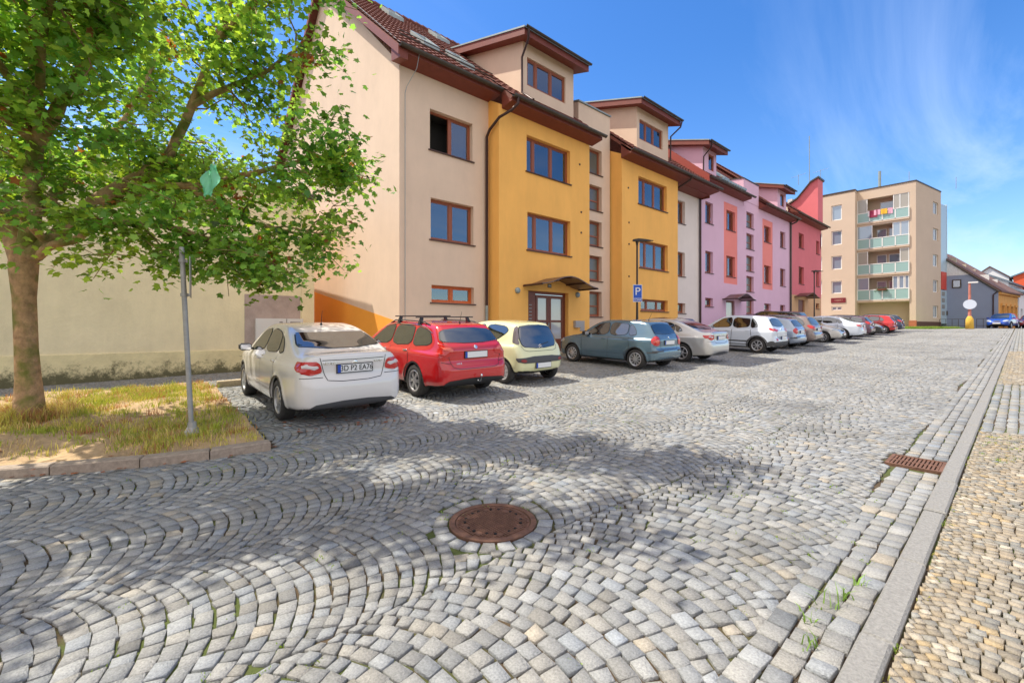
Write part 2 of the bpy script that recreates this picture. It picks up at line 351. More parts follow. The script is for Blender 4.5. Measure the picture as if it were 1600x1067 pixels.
for y in uy:
    xr = float(np.interp(y, [b[1] for b in BED], [b[0] for b in BED]))-.02
    for t_ in np.linspace(0, 1, nu): V.append((-11.4+(xr+11.4)*t_, y, 0))
V = np.array(V); V[:, 2] = soilz(V[:, 0], V[:, 1]); ii, jj = np.meshgrid(np.arange(nv-1), np.arange(nu-1), indexing='ij'); a = (ii*nu+jj).ravel()
tag(np_mesh('planting_bed', V, np.stack([a, a+1, a+nu+1, a+nu], 1), m_soil, smooth=True), kind='structure')
def blades(C_, n_each, hmin, hmax, spread, cols, zf, name, m, kind='stuff', lean=.5):
    Vv = []; Tt = []
    N = len(C_)*n_each; ci = np.repeat(np.arange(len(C_)), n_each); P = C_[ci, :2]+rng.normal(0, spread, (N, 2)); h = rng.uniform(hmin, hmax, N)*C_[ci, 2]
    th_ = rng.uniform(0, 2*math.pi, N); wv = rng.uniform(.003, .006, N); ln = rng.uniform(.1, lean, N)*h; la = rng.uniform(0, 2*math.pi, N)
    z = zf(P[:, 0], P[:, 1])-.01; dx, dy = np.cos(th_)*wv, np.sin(th_)*wv
    b0 = np.stack([P[:, 0]-dx, P[:, 1]-dy, z], 1); b1 = np.stack([P[:, 0]+dx, P[:, 1]+dy, z], 1)
    mx_ = P[:, 0]+np.cos(la)*ln*.4; my_ = P[:, 1]+np.sin(la)*ln*.4
    m0 = np.stack([mx_-dx*.7, my_-dy*.7, z+h*.6], 1); m1 = np.stack([mx_+dx*.7, my_+dy*.7, z+h*.6], 1); tp = np.stack([P[:, 0]+np.cos(la)*ln*1.3, P[:, 1]+np.sin(la)*ln*1.3, z+h*.92], 1)
    V = np.stack([b0, b1, m1, m0, tp], 1).reshape(-1, 3); b_ = np.arange(N)*5
    F = np.concatenate([np.stack([b_, b_+1, b_+2, b_+3], 1), np.stack([b_+3, b_+2, b_+4, b_+4], 1)])
    Fl = [list(f) if f[2] != f[3] else list(f[:3]) for f in F.tolist()]
    cc = np.array(cols)[C_[ci, 3].astype(int)]*(1+rng.normal(0, .18, (N, 1))); T_ = np.repeat(np.clip(cc, 0, 2), 5, 0)
    return tag(np_mesh(name, V, Fl, m, tint=T_), kind=kind)
m_grass = mat('grass_blade', (1, 1, 1), .8, attr='tint', trans=.25)
cl_ = []
for k in range(2300):
    x, y = rng.uniform(-11.3, -6.2), rng.uniform(-4, 1.2); xr = np.interp(y, [b[1] for b in BED], [b[0] for b in BED])
    if x > xr-.12: continue
    dens = .5+.5*math.sin(x*1.7+.6)*math.sin(y*2.1+1.0); d = xr-x
    if -1.6 < y < -.1 and d < 1.1: dens *= .12            # trodden earth by the kerb
    if rng.random() > dens*1.5: continue
    cl_.append((x, y, rng.uniform(.6, 1.5), rng.choice([0, 1, 2, 3], p=[.52, .26, .11, .11])))
for k in range(70):
    a_ = rng.uniform(0, 6.28); cl_.append((-8.9+.3*math.cos(a_), -.95+.3*math.sin(a_), 2.6, rng.choice([1, 2, 3])))
GC = [(.30, .36, .05), (.52, .48, .10), (.60, .47, .19), (.40, .20, .08)]
blades(np.array(cl_), 34, .03, .105, .07, GC, soilz, 'grass', m_grass)
# moss and small weeds in the joints
w_ = []
for k in range(1500):
    x = rng.uniform(-6, -.6); y = rng.uniform(-1, 9)
    if math.sin(x*2.1+y*.9)+math.sin(y*1.7-x) < .5 and rng.random() > .12: continue
    if 1.4 > y and x < -6: continue
    w_.append((x, y, rng.uniform(.3, 1), 0))
for k in range(120): w_.append((-.37+rng.normal(0, .03), rng.uniform(1, 20), rng.uniform(.4, 1), rng.choice([0, 1])))
for k in range(60): w_.append((rng.uniform(-.3, .0), rng.uniform(6.6, 8.2), rng.uniform(.4, 1.2), rng.choice([0, 1])))
blades(np.array(w_), 14, .008, .028, .022, [(.22, .33, .05), (.4, .38, .1)], G, 'joint_weeds', m_grass)
w2 = [(-.66, 2.75, 2.2, 0), (-.62, 2.9, 1.8, 0), (-.7, 2.55, 1.3, 0), (-.64, 2.35, 1.2, 0), (-.6, 3.1, 1.6, 0)]
blades(np.array(w2), 9, .03, .07, .02, [(.2, .34, .06)], G, 'kerb_weeds', m_grass, lean=.9)
# fallen leaves along the kerb and among the stones
lf = MB()
for k in range(260):
    if k < 90: y = rng.uniform(-1.2, 1.4); x = np.interp(y, [b[1] for b in BED], [b[0] for b in BED])+abs(rng.normal(.05, .08))
    elif k < 160: x, y = rng.uniform(-7.5, -6.1), rng.uniform(1.6, 3.4)
    else: x, y = rng.uniform(-11, -6.3), rng.uniform(-3, 1.1)
    z = (float(soilz(x, y)) if k >= 160 else g(x, y))+.012; a_ = rng.uniform(0, 6.28); s_ = rng.uniform(.015, .035)
    lf.add([(x+s_*math.cos(a_+q*1.2566)*(1 if q % 2 else .7), y+s_*math.sin(a_+q*1.2566), z+rng.uniform(0, .012)) for q in range(5)], [[0, 1, 2, 3, 4]])
tag(lf.build('fallen_leaves', mat('dry_leaf', srgb(150, 88, 50), .9, var=.4, vscale=20)), kind='stuff')
# far ground: tarmac cross street and the lawn by the tall block
tag(grid_sheet('cross_street', np.array([-60, -30, -12, -6, -3, 0, 4, 10, 40, 80]), np.array([63.2, 66, 70, 90, 140, 300]), mat('tarmac', (.055, .056, .06), .85, var=.2, vscale=4, bump=.3), .004), kind='structure')
lawnP = [(-14, 59.6), (-8.2, 59.8), (-5.6, 60.4), (-3.9, 62.0), (-3.6, 66), (-5.0, 76), (-20, 76), (-20, 59.6)]
lm = MB(); v_, f_ = prism(lawnP, -.05, .1, lambda a, b, h: (a, b, 1.45+h)); lm.add(v_, f_); tag(lm.build('lawn', mat('lawn_green', srgb(110, 140, 50), .95, var=.35, vscale=3, bump=.8, bscale=14)), kind='structure')
lc = [(rng.uniform(-12, -4.2), rng.uniform(59.9, 62.8), rng.uniform(.8, 1.6), rng.choice([0, 1], p=[.8, .2])) for k in range(700)]
lc = [q for q in lc if q[0] < -5.6 or q[1] > 61.5]
blades(np.array(lc), 16, .06, .14, .09, [(.2, .3, .05), (.4, .4, .1)], lambda x, y: np.full(np.shape(x), 1.55), 'lawn_grass', m_grass)
# ---------------------------------------------------------------- manhole, grate
m_rust = mat('rusty_iron', srgb(112, 80, 64), .8, metal=.2, var=.35, vscale=14, bump=.4, bscale=60)
mz = g(*MAN); mh = thing('manhole_cover', 'round rusty iron manhole cover set in the cobbles', 'manhole cover', (MAN[0], MAN[1], mz))
MB().lathe([(.285, -.03), (.285, .0), (.29, .004), (.325, .004), (.33, 0), (.33, -.03)], (*MAN, mz), n=56).build('rim', m_rust, mh)
cv = MB(); cv.lathe([(.0001, -.004), (.28, -.004), (.28, -.03)], (*MAN, mz), n=56); n_ = 0
for i in range(-13, 14):
    for j in range(-13, 14):
        x, y = i*.0205, j*.0205
        if x*x+y*y > .262**2: continue
        ang = math.atan2(y, x); rad = math.hypot(x, y)
        if .19 < rad < .235 and (int(ang/(math.pi/9)) % 2): continue
        cv.box(MAN[0]+x-.0072, MAN[0]+x+.0072, MAN[1]+y-.0072, MAN[1]+y+.0072, mz-.004, mz+.003)
cv.build('cover', m_rust, mh)
hl = MB()
for k in range(16):
    a_ = 2*math.pi*(k+.5)/16+.1*(k % 2); hl = MB(); hl.lathe([(.0001, .0035), (.012, .0035), (.012, -.004)], (MAN[0]+.212*math.cos(a_), MAN[1]+.212*math.sin(a_), mz), n=10); hl.build('vent_hole', mat('dark_hole', (.01, .009, .008), .95), mh)
gz = g(-.7, 6.1); dg = thing('drain_grate', 'rectangular rusty drain grate beside the street kerb', 'drain grate', (-.71, 6.09, gz))
fr = MB(); x0, x1, y0, y1 = GRT
for b_ in ((x0, x1, y0, y0+.03), (x0, x1, y1-.03, y1), (x0, x0+.03, y0+.03, y1-.03), (x1-.03, x1, y0+.03, y1-.03)): fr.box(*b_, gz-.05, gz+.008)
fr.build('frame', m_rust, dg); ba = MB()
for k in range(12):
    x = x0+.045+k*(x1-x0-.09)/11; ba.box(x-.009, x+.009, y0+.03, y1-.03, gz-.05, gz+.004)
ba.box(x0+.03, x1-.03, (y0+y1)/2-.012, (y0+y1)/2+.012, gz-.05, gz+.0055); ba.build('bars', m_rust, dg)
# ---------------------------------------------------------------- materials for buildings
m_cream = mat('cream_render', (.74, .56, .42), .9, var=.05, vscale=.8, bump=.25, bscale=90, streak=.06)
m_cream2 = mat('pale_render', (.80, .69, .62), .9, var=.05, vscale=.8, bump=.25, bscale=90)
m_ochre = mat('ochre_render', (.97, .50, .12), .9, var=.05, vscale=.5, bump=.35, bscale=70, streak=.09)
m_gable_shade = mat('orange_gable_shade', (.95, .38, .04), .9, var=.05, vscale=.9, bump=.25, bscale=90)  # orange tone for the shaded foot of the cream gable
m_pink = mat('pink_render', (.76, .48, .60), .9, var=.04, vscale=.7, bump=.2, bscale=90)
m_coral = mat('coral_render', (.88, .26, .22), .9, var=.04, vscale=.7, bump=.2, bscale=90)
m_red = mat('red_render', (.72, .18, .20), .9, var=.05, vscale=.7, bump=.2, bscale=90)
m_beige = mat('beige_plinth', srgb(215, 170, 125), .9, var=.05)
m_brownmetal = mat('brown_boards', srgb(122, 58, 44), .6, var=.12, vscale=5)
m_gutter = mat('gutter_metal', srgb(82, 74, 66), .45, metal=.4, var=.15, vscale=4)
m_pipe = mat('dark_pipe', srgb(64, 40, 36), .4, metal=.3)
m_wood = mat('window_wood', srgb(146, 80, 50), .5, var=.15, vscale=12)
m_wood2 = mat('orange_wood', srgb(200, 98, 40), .5, var=.15, vscale=12)
m_sill = mat('sill_metal', srgb(80, 52, 42), .5, metal=.2)
m_glass = mat('window_glass', (.022, .03, .04), .035, spec=.9, ior=2.6, bump=.012, bscale=2.5)
def clear_glass():
    m = m_glass; nt = m.node_tree; N = nt.nodes; L = nt.links; t_ = N.new("ShaderNodeBsdfTransparent"); t_.inputs[0].default_value = (.86, .88, .9, 1); gl = N.new("ShaderNodeBsdfGlossy"); gl.inputs['Roughness'].default_value = .02; gl.inputs[0].default_value = (.9, .95, 1, 1)
    fr = N.new("ShaderNodeFresnel"); fr.inputs[0].default_value = 2.6; mx = N.new("ShaderNodeMixShader"); L.new(fr.outputs[0], mx.inputs[0]); L.new(t_.outputs[0], mx.inputs[1]); L.new(gl.outputs[0], mx.inputs[2]); L.new(mx.outputs[0], N['Material Output'].inputs[0])
    bp = [n for n in N if n.type == 'BUMP'][0]; L.new(bp.outputs[0], gl.inputs['Normal'])
clear_glass()
m_dark = mat('dark_interior', (.02, .018, .016), .9)
m_frost = mat('frosted_glass', (.13, .125, .10), .22, spec=.7)
m_curtain = mat('curtain', srgb(215, 215, 215), .9, var=.15, vscale=6)
m_tile = mat('roof_tile', srgb(118, 66, 54), .75, var=.3, vscale=7, bump=.3, bscale=30)
m_zinc = mat('zinc_sheet', srgb(150, 160, 158), .5, metal=.3, var=.12, vscale=2)
def P_terr(X0): return lambda u, z, n: (X0+n, u, z)
def P_negY(Y0): return lambda u, z, n: (u, Y0-n, z)
def P_gen(o, ud, nd): return lambda u, z, n: (o[0]+ud[0]*u+nd[0]*n, o[1]+ud[1]*u+nd[1]*n, z)
def hexf(mb, P, u0, u1, z0, z1, n0, n1):
    p = [P(u0, z0, n1), P(u1, z0, n1), P(u1, z0, n0), P(u0, z0, n0), P(u0, z1, n1), P(u1, z1, n1), P(u1, z1, n0), P(u0, z1, n0)]
    a = Vector(p[1])-Vector(p[0]); b = Vector(p[3])-Vector(p[0])
    if a.cross(b).z < 0: p = [p[1], p[0], p[3], p[2], p[5], p[4], p[7], p[6]]
    mb.hexa(p)
def wall_holes(mb, P, u0, u1, z0, z1, holes, dep=.24):
    us = sorted({u0, u1, *[h[0] for h in holes], *[h[1] for h in holes]}); zs = sorted({z0, z1, *[h[2] for h in holes], *[h[3] for h in holes]})
    for i in range(len(us)-1):
        for j in range(len(zs)-1):
            uc, zc = (us[i]+us[i+1])/2, (zs[j]+zs[j+1])/2
            if any(h[0] < uc < h[1] and h[2] < zc < h[3] for h in holes): continue
            mb.quad(P(us[i], zs[j], 0), P(us[i+1], zs[j], 0), P(us[i+1], zs[j+1], 0), P(us[i], zs[j+1], 0))
    for (a, b, c, d) in holes:
        mb.quad(P(a, c, 0), P(a, d, 0), P(a, d, -dep), P(a, c, -dep)); mb.quad(P(b, c, 0), P(b, d, 0), P(b, d, -dep), P(b, c, -dep))
        mb.quad(P(a, d, 0), P(b, d, 0), P(b, d, -dep), P(a, d, -dep)); mb.quad(P(a, c, 0), P(b, c, 0), P(b, c, -dep), P(a, c, -dep))
def window(bld, P, h, panes=2, wood=None, dep=.20, sill=True, cross=None, opened=None, curtain=0, name='window', mf=None):
    """h = (u0,u1,z0,z1); a frame with its panes and sill"""
    u0, u1, z0, z1 = h; fw = .062 if u1-u0 > .7 else .05; wood = wood or m_wood; mb = MB(); n0, n1 = -dep-.03, -dep+.03
    hexf(mb, P, u0, u1, z0, z0+fw, n0, n1); hexf(mb, P, u0, u1, z1-fw, z1, n0, n1); hexf(mb, P, u0, u0+fw, z0+fw, z1-fw, n0, n1); hexf(mb, P, u1-fw, u1, z0+fw, z1-fw, n0, n1)
    if isinstance(panes, int): br = [u0+(u1-u0)*k/panes for k in range(panes+1)]
    else: br = [u0+(u1-u0)*k for k in panes]
    for b_ in br[1:-1]: hexf(mb, P, b_-.05, b_+.05, z0+fw, z1-fw, n0, n1)
    if cross: hexf(mb, P, u0+fw, u1-fw, z0+(z1-z0)*cross-.03, z0+(z1-z0)*cross+.03, n0+.003, n1-.003)
    # sash frames
    for k in range(len(br)-1):
        a = br[k]+(fw if k == 0 else .05); b = br[k+1]-(fw if k == len(br)-2 else .05)
        if opened == k: continue
        s_ = .042
        for q in ((a, b, z0+fw, z0+fw+s_), (a, b, z1-fw-s_, z1-fw), (a, a+s_, z0+fw+s_, z1-fw-s_), (b-s_, b, z0+fw+s_, z1-fw-s_)): hexf(mb, P, *q, n0+.006, n1-.014)
    w = mb.build(name, wood, bld)
    gl = MB()
    for k in range(len(br)-1):
        a = br[k]+(fw if k == 0 else .05)+.03; b = br[k+1]-(fw if k == len(br)-2 else .05)-.03
        if opened == k:
            # a sash swung inwards, dark room behind
            gl.quad(P(a-.02, z0+fw, -dep+.0), P(a-.02, z1-fw, -dep+.0), P(a+.28, z1-fw, -dep-.42), P(a+.28, z0+fw, -dep-.42)); gl.build('pane', mf or m_glass, w); continue
        gl = MB(); hexf(gl, P, a, b, z0+fw+.03, z1-fw-.03, n0+.012, n0+.03); gl.build('pane', mf or m_glass, w)
    bk = MB(); hexf(bk, P, u0, u1, z0, z1, -dep-.62, -dep-.60)
    for q in ((u0-.01, u0, z0, z1), (u1, u1+.01, z0, z1), (u0, u1, z1, z1+.01), (u0, u1, z0-.01, z0)): hexf(bk, P, *q, -dep-.6, -dep-.002)
    bk.build('room', m_dark, w)
    if curtain:
        cu = MB(); n = 14; a, b = u0+fw+.02, u1-fw-.02; b = a+(b-a)*min(curtain, 1)
        for k in range(n): hexf(cu, P, a+(b-a)*k/n, a+(b-a)*(k+.6)/n, z0+fw+.1, z1-fw, -dep-.09, -dep-.08)
        cu.build('curtain', m_curtain, w)
    if sill:
        sm = MB(); hexf(sm, P, u0-.06, u1+.06, z0-.045, z0-.008, -dep+.02, .055); sm.build('window_sill', m_sill, w)
    return w
def tiled_roof(name, m, parent, y0, y1, x_e, z_e, x_r, z_r, fine=True, thick=.12, du=.30, dv=.36):
    """pantile slope rising from the eave (x_e,z_e) to the ridge (x_r,z_r)"""
    L_ = math.hypot(x_r-x_e, z_r-z_e); sx, sz = (x_r-x_e)/L_, (z_r-z_e)/L_; nx_, nz_ = abs(sz), abs(sx)
    if sx > 0: nx_ = -nx_
    nu = int((y1-y0)/du*(6 if fine else 3)); U = np.linspace(y0, y1, nu+1); rowsn = int(L_/dv); vv = []; hh = []
    for k in range(rowsn): vv += [k*L_/rowsn, (k+1)*L_/rowsn-.002]; hh += [.035, .0]
    vv = np.array(vv); hh = np.array(hh)
    UU, VV = np.meshgrid(U, vv, indexing='ij'); H = np.broadcast_to(hh, UU.shape)+.028*(np.abs(np.sin(np.pi*UU/du))**.8)
    X = x_e+sx*VV+nx_*H; Z = z_e+sz*VV+nz_*H; V = np.stack([X, UU, Z], -1).reshape(-1, 3); n2 = len(vv)
    i, j = np.meshgrid(np.arange(nu), np.arange(n2-1), indexing='ij'); a = (i*n2+j).ravel()
    F = np.stack([a, a+n2, a+n2+1, a+1], 1) if sx < 0 else np.stack([a, a+1, a+n2+1, a+n2], 1)
    F = F.tolist(); V = V.tolist(); b = len(V)
    for (y, o_) in ((y0, 0), (y1, 1)):   # board under the tiles
        pass
    q = [(x_e, y0, z_e-.02), (x_r, y0, z_r-.02), (x_r, y1, z_r-.02), (x_e, y1, z_e-.02)]; q += [(p[0]-nx_*thick, p[1], p[2]-nz_*thick) for p in q]
    V += q; F += [[b, b+1, b+2, b+3], [b+4, b+7, b+6, b+5], [b, b+4, b+5, b+1], [b+2, b+6, b+7, b+3], [b+3, b+7, b+4, b]]
    return np_mesh(name, V, F, m, parent)
def gutter(b, x, y0, y1, z, r=.088):
    mb = MB(); n = 8; ys = [y0, y1]; v = []; f = []
    for y in ys:
        for k in range(n+1): a = math.pi*k/n; v.append((x-r*math.cos(a), y, z-r*math.sin(a)))
        for k in range(n+1): a = math.pi*(n-k)/n; v.append((x-(r-.012)*math.cos(a), y, z-(r-.012)*math.sin(a)))
    m_ = 2*(n+1)
    for k in range(m_): f.append([k, (k+1) % m_, m_+(k+1) % m_, m_+k])
    f += [list(range(m_))[::-1], list(range(m_, 2*m_))]; mb.add(v, f); return mb.build('gutter', m_gutter, b)
def eave_box(b, x_wall, x_e, y0, y1, z_e, sx=-.756, sz=.654, name='eaves'):
    """brown boarded soffit and fascia below the tiles"""
    mb = MB(); zf = z_e-.10; pr = [(x_wall+.002, zf-.28), (x_e-.02, zf-.22), (x_e-.02, zf+.05), (x_wall-.3, zf+.05+.865*(x_e-x_wall+.28)), (x_wall-.3, zf-.28)]
    pr = [(x_wall+.003, zf-.19), (x_e-.03, zf-.10), (x_e-.03, zf+.03), (x_wall+.003, zf+.03+.80*(x_e-x_wall-.03))]
    v, f = prism(pr, y0, y1, lambda a, c, h: (a, h, c)); mb.add(v, f); return mb.build(name, m_brownmetal, b)
def gable_poly(xf, xr, xb, zb, ze, zr, Y, t=.3, face=-1):
    mb = MB(); v, f = prism([(xf, zb), (xf, ze), (xr, zr), (xb, ze), (xb, zb)], Y, Y+t, lambda a, c, h: (a, h, c)); mb.add(v, f); return mb
XA = -12.6; ZR = 16.3; XRD = -19.5; SLP = .865
def roof_z(x, base): return base+SLP*(-12.1-x)
# =============================================================== the yellow house
yb = thing('apartment_house', 'ochre and cream terraced apartment house with brown dormers at the near end of the row', 'apartment house', (-16, 16, .5))
def wall_part(name, m, holes, u0, u1, z0, z1, X, cheeks=None, zc=None):
    mb = MB(); wall_holes(mb, P_terr(X), u0, u1, z0, z1, holes); return mb, name, m
HS = [(7.40, 9.10, 7.30, 8.62), (7.43, 9.14, 4.39, 5.74), (7.46, 9.16, 2.34, 2.91)]
mb = MB(); wall_holes(mb, P_terr(XA), 6.335, 9.80, 0, 9.72, HS); mb.build('front_wall', m_cream, yb)
PA = P_terr(XA)
window(yb, PA, HS[0], 2, opened=0); window(yb, PA, HS[1], 2, curtain=.4); window(yb, PA, HS[2], 2, wood=m_wood2, curtain=.45)
# gable
mb = gable_poly(XA-.003, XRD, -26.4, -.5, 9.55+.12, ZR-.12, 6.33, .3); mb.build('gable_wall', m_cream, yb)
mb = MB(); v, f = prism([(XA+.002, -.4), (XA+.002, 1.68), (-20.6, 3.08), (-26.2, 4.05), (-26.2, -.4)], 6.325, 6.34, lambda a, c, h: (a, h, c)); mb.add(v, f); mb.build('painted_shade_band', m_gable_shade, yb)  # the gable's sloping shadow put into colour, beneath the cast one
# bay one
XB = XA+.6
HB = [(11.12, 13.52, 7.30, 8.64), (11.16, 13.54, 4.40, 5.80)]; HD = (11.2, 13.42, .45, 2.9)
mb = MB(); wall_holes(mb, P_terr(XB), 10.02-.22, 14.74, 0, 9.35, HB+[HD]); y0 = 9.80
mb.quad((XA, y0, 0), (XB, y0, 0), (XB, y0, 9.35), (XA, y0, 9.7)); mb.quad((XB, 14.74, 0), (XA-.3, 14.74, 0), (XA-.3, 14.74, 9.9), (XB, 14.74, 9.35)); mb.build('bay_wall', m_ochre, yb)
PB = P_terr(XB)
window(yb, PB, HB[0], [0, .2, .6, 1], curtain=.25); window(yb, PB, HB[1], [0, .22, .6, 1], curtain=.9)
# entrance
mb = MB(); n0, n1 = -.26, -.18; u0, u1, z0, z1 = HD
for q in ((u0, u0+.1, z0, z1), (u1-.08, u1, z0, z1), (u0+.1, u1-.08, z1-.1, z1)): hexf(mb, PB, *q, n0, n1)
hexf(mb, PB, u0+.1, u0+.55, z0, z1-.1, n0, n1-.01)
for a, b_ in ((u0+.57, u0+1.28), (u0+1.30, u1-.1)):
    for q in ((a, a+.1, z0, z1-.12), (b_-.1, b_, z0, z1-.12), (a+.1, b_-.1, z0, z0+.62), (a+.1, b_-.1, z1-.24, z1-.12), (a+.1, b_-.1, z0+1.28, z0+1.36)): hexf(mb, PB, *q, n0+.01, n1+.0)
dr = mb.build('door', mat('door_brown', srgb(120, 64, 42), .45, var=.1, vscale=8), yb)
mb = MB()
for a, b_ in ((u0+.67, u0+1.18), (u0+1.40, u1-.2)): hexf(mb, PB, a, b_, z0+.62, z1-.24, n0+.02, n0+.04)
mb.build('door_glass', mat('door_glass', (.50, .50, .48), .08, ior=1.8, spec=.8), dr)
mb = MB(); hexf(mb, PB, u0+1.22, u0+1.25, z0+.95, z0+1.25, n1, n1+.05); mb.build('handle', m_zinc, dr)
mb = MB()
for k in range(8): hexf(mb, PB, u0+.22, u0+.36, z0+1.0+k*.13, z0+1.03+k*.13, n1-.012, n1-.002)
mb.build('intercom', m_zinc, dr)
mb = MB(); hexf(mb, PB, 12.22, 12.42, 3.06, 3.2, 0, .015); mb.build('number_plate', mat('plate_black', (.02, .02, .02), .4), yb)
v, f = text_geo('286', .12); tm = MB(); tm.add([(XB+.016+p[2], 12.32+p[0], 3.13+p[1]) for p in v], f); tm.build('number', m_curtain, yb)
for yy_ in (10.65, 13.95):
    mb = MB(); mb.lathe([(.001, .10), (.07, .10), (.11, .06), (.11, 0)], (XB, yy_, 2.86), 'x', 20); mb.build('wall_lamp', m_zinc, yb, smooth=True)
def canopy(b, X, yc, w, z, dep=1.0):
    mb = MB(); n = 16; fs = []
    for k in range(n):
        a0, a1 = -1+2*k/n, -1+2*(k+1)/n; h = lambda a: z+.34*(math.cos(a*math.pi)*.5+.5)
        pr = [(yc+a0*w/2, h(a0)), (yc+a1*w/2, h(a1)), (yc+a1*w/2, h(a1)+.035), (yc+a0*w/2, h(a0)+.035)]
        v, q = prism(pr, X+.01, X+dep, lambda a, c, t: (t, a, c)); mb.add(v, q)
        if k % 4 == 0:
            fs.append((yc+a0*w/2, h(a0)))
            (lambda *q: None)(X+.01, X+dep+.02, yc+a0*w/2-.02, yc+a0*w/2+.02, h(a0)-.04, h(a0)-.001)
    c_ = mb.build('canopy', mat('canopy_sheet', srgb(96, 66, 56), .35, spec=.6), b)
    for (y_, z_) in fs+[(yc+w/2-.02, z)]: f_ = MB(); f_.box(X+.01, X+dep+.02, y_-.02, y_+.02, z_-.04, z_-.001); f_.build('canopy_frame', m_pipe, c_)
canopy(yb, XB, 12.5, 3.1, 3.28-.22)
mb = MB(); hexf(mb, PB, 13.72, 14.02, 1.52, 1.80, .0, .12); hexf(mb, PB, 14.12, 14.40, 1.38, 1.80, 0, .02); mb.build('mail_box', mat('box_grey', srgb(170, 165, 160), .5), yb)
# small outlets on the walls
mb = MB()
for (y, z) in ((14.1, 8.25), (14.2, 6.3), (14.2, 5.45), (14.2, 3.4)): mb.lathe([(.001, .03), (.035, .03), (.045, 0)], (XB, y, z), 'x', 10)
mb.build('wall_vent', m_sill, yb)
# stair strip and its tower
HT = [(15.15, 16.35, z, z+1.12) for z in (2.02, 3.62, 5.18, 6.78, 8.42)]
mb = MB(); XT = XA-.0
wall_holes(mb, P_terr(XT), 14.74, 16.96, 0, 11.3, HT); mb.quad((XT, 14.74, 9.2), (XT-3, 14.74, 9.2), (XT-3, 14.74, 12.0), (XT, 14.74, 11.3)); mb.quad((XT, 16.96, 9.2), (XT-3, 16.96, 9.2), (XT-3, 16.96, 12.0), (XT, 16.96, 11.3))
mb.quad((XT, 14.74, 11.3), (XT, 16.96, 11.3), (XT-3, 16.96, 12), (XT-3, 14.74, 12)); mb.build('stair_tower', m_cream, yb)
for h in HT: window(yb, P_terr(XT), h, 1, cross=.42 if h[2] < 7 else None, mf=m_frost)
mb = MB(); mb.hexa([(XT-3, 14.70, 11.99), (XT+.06, 14.70, 11.30), (XT+.06, 17.0, 11.30), (XT-3, 17.0, 11.99), (XT-3, 14.70, 12.05), (XT+.06, 14.70, 11.36), (XT+.06, 17.0, 11.36), (XT-3, 17.0, 12.05)]); mb.build('tower_coping', m_zinc, yb)
# bay two and the pale strip beyond
HB2 = [(18.38, 20.95, 7.44, 8.75), (18.48, 21.05, 4.40, 5.74), (18.58, 21.05, 2.34, 2.90)]
mb = MB(); wall_holes(mb, P_terr(XB), 17.05, 22.06, 0, 9.45, HB2); mb.quad((XA-.3, 17.05, 0), (XB, 17.05, 0), (XB, 17.05, 9.45), (XA-.3, 17.05, 9.9)); mb.quad((XB, 22.06, 0), (XA, 22.06, 0), (XA, 22.06, 9.8), (XB, 22.06, 9.45)); mb.build('bay_wall', m_ochre, yb)
for h, pn in zip(HB2, ([0, .28, .62, 1], [0, .28, .62, 1], [0, .3, .68, 1])): window(yb, PB, h, pn, curtain={8.75: .3, 5.74: .95, 2.90: .7}[h[3]])
mb = MB()
for (y, z) in ((17.55, 8.0), (17.6, 6.4), (17.6, 5.4), (17.6, 3.9)): mb.lathe([(.001, .03), (.035, .03), (.045, 0)], (XB, y, z), 'x', 10)
mb.build('wall_vent', m_sill, yb)
HS2 = [(22.9, 23.96, 7.38, 8.66), (22.9, 23.96, 4.41, 5.76), (22.9, 24.0, 2.34, 2.9)]
mb = MB(); wall_holes(mb, P_terr(XA), 22.06, 25.70, 0, 9.9, HS2); mb.build('front_wall', m_cream2, yb)
for h in HS2: window(yb, PA, h, 1)
# roofs
tiled_roof('roof', m_tile, yb, 6.05, 9.92, -12.02, 9.86, XRD, ZR)
tiled_roof('roof', m_tile, yb, 9.92, 14.72, -11.42, 9.46+.0, -12.7, 9.46+SLP*1.28, dv=.37)
tiled_roof('roof', m_tile, yb, 9.92, 14.72, -12.7, 9.46+SLP*1.28-.03, XRD, ZR)
tiled_roof('roof', m_tile, yb, 14.75, 16.95, -15.3, roof_z(-15.3, 9.83), XRD, ZR)
tiled_roof('roof', m_tile, yb, 16.98, 25.72, -11.42, 9.50, -12.7, 9.50+SLP*1.28, dv=.37)
tiled_roof('roof', m_tile, yb, 16.98, 25.72, -12.7, 9.50+SLP*1.28-.03, XRD, ZR)
mb = MB(); mb.hexa([(-27, 6.05, 9.7), (XRD+.02, 6.05, ZR-.15), (XRD+.02, 25.72, ZR-.15), (-27, 25.72, 9.7), (-27, 6.05, 9.85), (XRD+.02, 6.05, ZR+.02), (XRD+.02, 25.72, ZR+.02), (-27, 25.72, 9.85)]); mb.build('rear_roof', m_tile, yb)
mb = MB()
for k in range(56):
    y = 6.05+k*.352; mb.tube([(XRD, y, ZR+.06), (XRD, y+.37, ZR+.04)], [.13, .105], 8)
mb.build('ridge', m_tile, yb)
